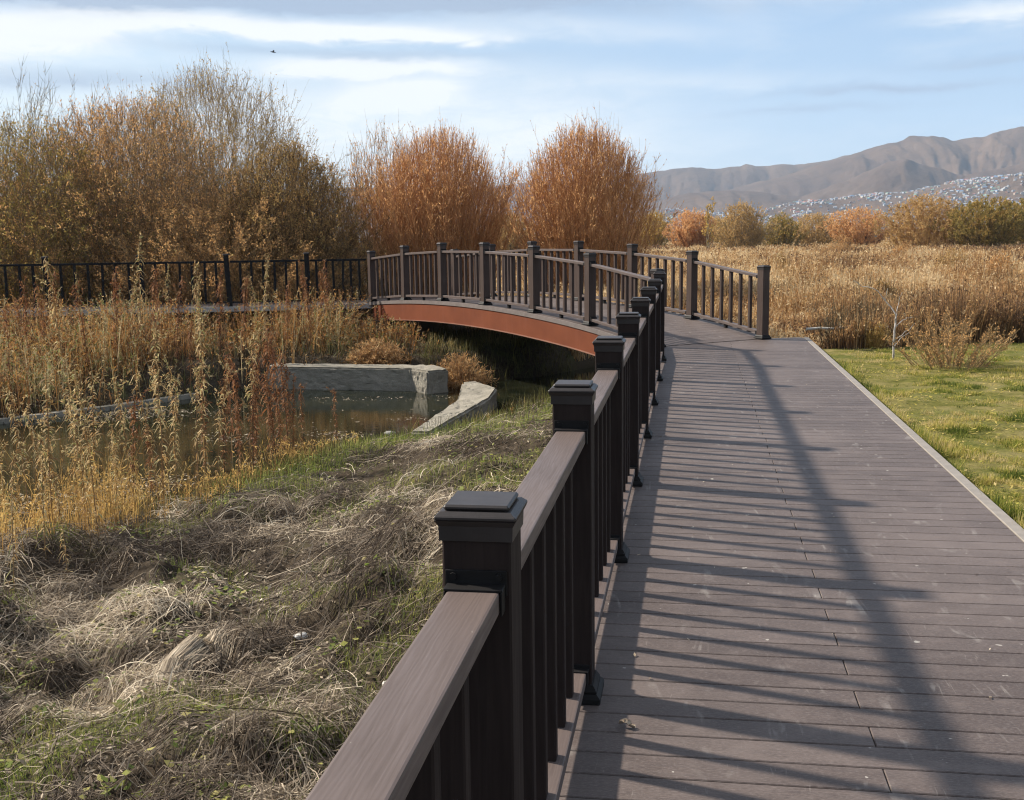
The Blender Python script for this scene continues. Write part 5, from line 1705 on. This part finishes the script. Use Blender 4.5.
M_POLE = simple('bleached_pole_wood', (0.50, 0.47, 0.42), 0.8, 0.2, 0.25, 12)
for a, b_, lab in (((806, 329, 17.15), (897, 326.5, 17.3), 'bleached pole lying level in the reeds behind the white sapling'),
                   ((985, 323, 18.3), (1050, 316, 18.3), 'bleached pole lying level in the reeds at the right edge')):
    p, q = at(*a), at(*b_)
    rng = np.random.default_rng(int(a[0]))
    K = 14
    P = p[None] + (q - p)[None] * np.linspace(0, 1, K)[:, None]; P[1:-1] += rng.normal(0, 0.008, (K - 2, 3))
    V, Q = tubes(P[None], np.linspace(0.020, 0.013, K)[None], 7)
    o = link_mesh('wooden_pole', np_mesh('wooden_pole', V, Q, smooth=True), M_POLE)
    tag(o, lab, 'pole')


# ------------------------------------------------------------------ stones, leaf, bird
def stone(px, py, z, size, color, label, seed):
    p = on_plane(px, py, z)
    zz = float(height(np.array([p[0]]), np.array([p[1]]))[0])
    p = on_plane(px, py, zz + 0.02)
    bm = bmesh.new()
    bmesh.ops.create_icosphere(bm, subdivisions=3, radius=size)
    P = np.array([v.co[:] for v in bm.verts])
    n = fbm(P[:, 0] + P[:, 2], P[:, 1] - P[:, 2], size * 1.1, seed, 3) - 0.5
    for v, k in zip(bm.verts, n):
        v.co = Vector((v.co.x * 1.25, v.co.y, v.co.z * 0.65)) * (1 + 0.7 * k)
    for f in bm.faces: f.smooth = True
    me = bpy.data.meshes.new('stone'); bm.to_mesh(me); bm.free()
    o = link_mesh('stone', me, simple('stone_' + str(seed), color, 0.8, 0.25, 0.2, 25), None, p)
    o.rotation_euler = (0.1, 0.1, seed * 1.3)
    tag(o, label, 'stone', 'stones on the bank')


stone(301, 636, -0.45, 0.034, (0.55, 0.53, 0.49), 'white rounded stone in the straw left of the nearest railing post', 1)
stone(395, 620, -0.4, 0.03, (0.26, 0.22, 0.18), 'brown stone close beside the nearest railing post', 2)
stone(397, 646, -0.4, 0.026, (0.50, 0.48, 0.44), 'small flat pale stone just below the brown one', 3)
stone(386, 684, -0.4, 0.022, (0.45, 0.42, 0.38), 'pale pebble beside the nearest top rail', 4)
stone(391, 434, -1.0, 0.07, (0.20, 0.19, 0.17), 'dark stone at the water edge below the concrete slab', 5)


def dead_leaf():
    p = on_plane(627, 728, 0.0)
    rng = np.random.default_rng(9)
    n = 9; t = np.linspace(0, 1, n)
    V, Q = [], []
    for i in range(n):
        w = 0.013 * math.sin(math.pi * min(1, t[i] * 0.92 + 0.06)) ** 0.8 * (1 + 0.35 * math.sin(i * 2.7))
        for s in (-1, -0.4, 0.4, 1):
            V.append(((t[i] - 0.5) * 0.055, s * w, 0.006 + 0.012 * abs(s) ** 1.5 + 0.006 * math.sin(t[i] * 5) + rng.normal(0, 0.0015)))
    for i in range(n - 1):
        for j in range(3):
            a = i * 4 + j
            Q.append((a, a + 1, a + 5, a + 4))
    m, nt, out = new_mat('dead_leaf'); g = tex(nt, 60, 4)
    principled(nt, out, mixc(nt, rng_map(nt, g, 0.3, 0.7), (0.16, 0.11, 0.07), (0.42, 0.36, 0.29)), 0.7)
    o = link_mesh('dead_leaf', np_mesh('dead_leaf', np.array(V), np.array(Q), smooth=True), m, None, p + np.array([0, 0, 0.002]), (0, 0, -0.35))
    tag(o, 'curled dry leaf lying on the decking beside the railing', 'leaf')


dead_leaf()


def leaf_crumbs():
    rng = np.random.default_rng(14)
    n = 90
    s_ = rng.uniform(1.5, 14, n); o_ = 0.1 + 1.95 * rng.random(n)
    x = P1[0] + D[0] * s_ + NR[0] * o_; y = P1[1] + D[1] * s_ + NR[1] * o_
    az = rng.uniform(0, 6.28, n); ax = np.stack([np.cos(az), np.sin(az), rng.uniform(0, 0.35, n)], 1)
    sd_ = unit(np.cross(ax, np.array([0, 0, 1.0]) + rng.normal(0, 0.3, (n, 3))))
    V, Q = diamonds(np.stack([x, y, np.full(n, 0.004)], 1), unit(ax), sd_, rng.uniform(0.008, 0.03, n), rng.uniform(0.002, 0.006, n))
    tag(link_mesh('leaf_crumbs', np_mesh('leaf_crumbs', V, Q, np.repeat(rng.random(n), 4)), R_STRAW), 'tiny dry leaf crumbs scattered over the boardwalk decking', 'leaf litter', kind='stuff')


leaf_crumbs()


def bird():
    p = at(273, 52, 70)
    V = []; Q = []
    prof = [(-0.26, 0.0), (-0.16, 0.035), (0.0, 0.06), (0.12, 0.05), (0.19, 0.03), (0.23, 0.03), (0.28, 0.0)]
    P = np.array([[(a, 0, 0) for a, _ in prof]]); R = np.array([[max(r, 0.004) for _, r in prof]])
    v, q = tubes(P, R, 6)
    V.append(v); Q.append(q); o = len(v)
    for s in (-1, 1):
        w = np.array([(0.08, 0, 0.03), (-0.06, 0, 0.03), (-0.02, s * 0.28, 0.12), (0.10, s * 0.26, 0.13), (-0.12, s * 0.6, 0.05), (-0.02, s * 0.58, 0.07)])
        V.append(w); Q.append(np.array([(0, 1, 2, 3), (3, 2, 4, 5)]) + o); o += len(w)
    ob = link_mesh('bird', np_mesh('bird', np.concatenate(V), np.concatenate(Q)), simple('dark_feathers', (0.035, 0.032, 0.03), 0.7), None, p, (0, 0.1, 0.3))
    ob.scale = (0.65, 0.65, 0.65)
    tag(ob, 'small dark bird flying below the clouds', 'bird')


bird()


# ------------------------------------------------------------------ haze over the valley
def haze():
    m, nt, out = new_mat('valley_haze')
    v = nt.nodes.new('ShaderNodeVolumePrincipled')
    v.inputs['Color'].default_value = (0.56, 0.75, 1.0, 1)
    v.inputs['Density'].default_value = 0.000105
    v.inputs['Anisotropy'].default_value = 0.0
    nt.links.new(v.outputs[0], out.inputs['Volume'])
    b = Box(); b.box((0, 1950, 213), (7700, 4500, 432))
    o = link_mesh('haze', b.mesh('haze'), m)
    tag(o, 'thin blue haze filling the valley', 'haze', kind='stuff')


haze()
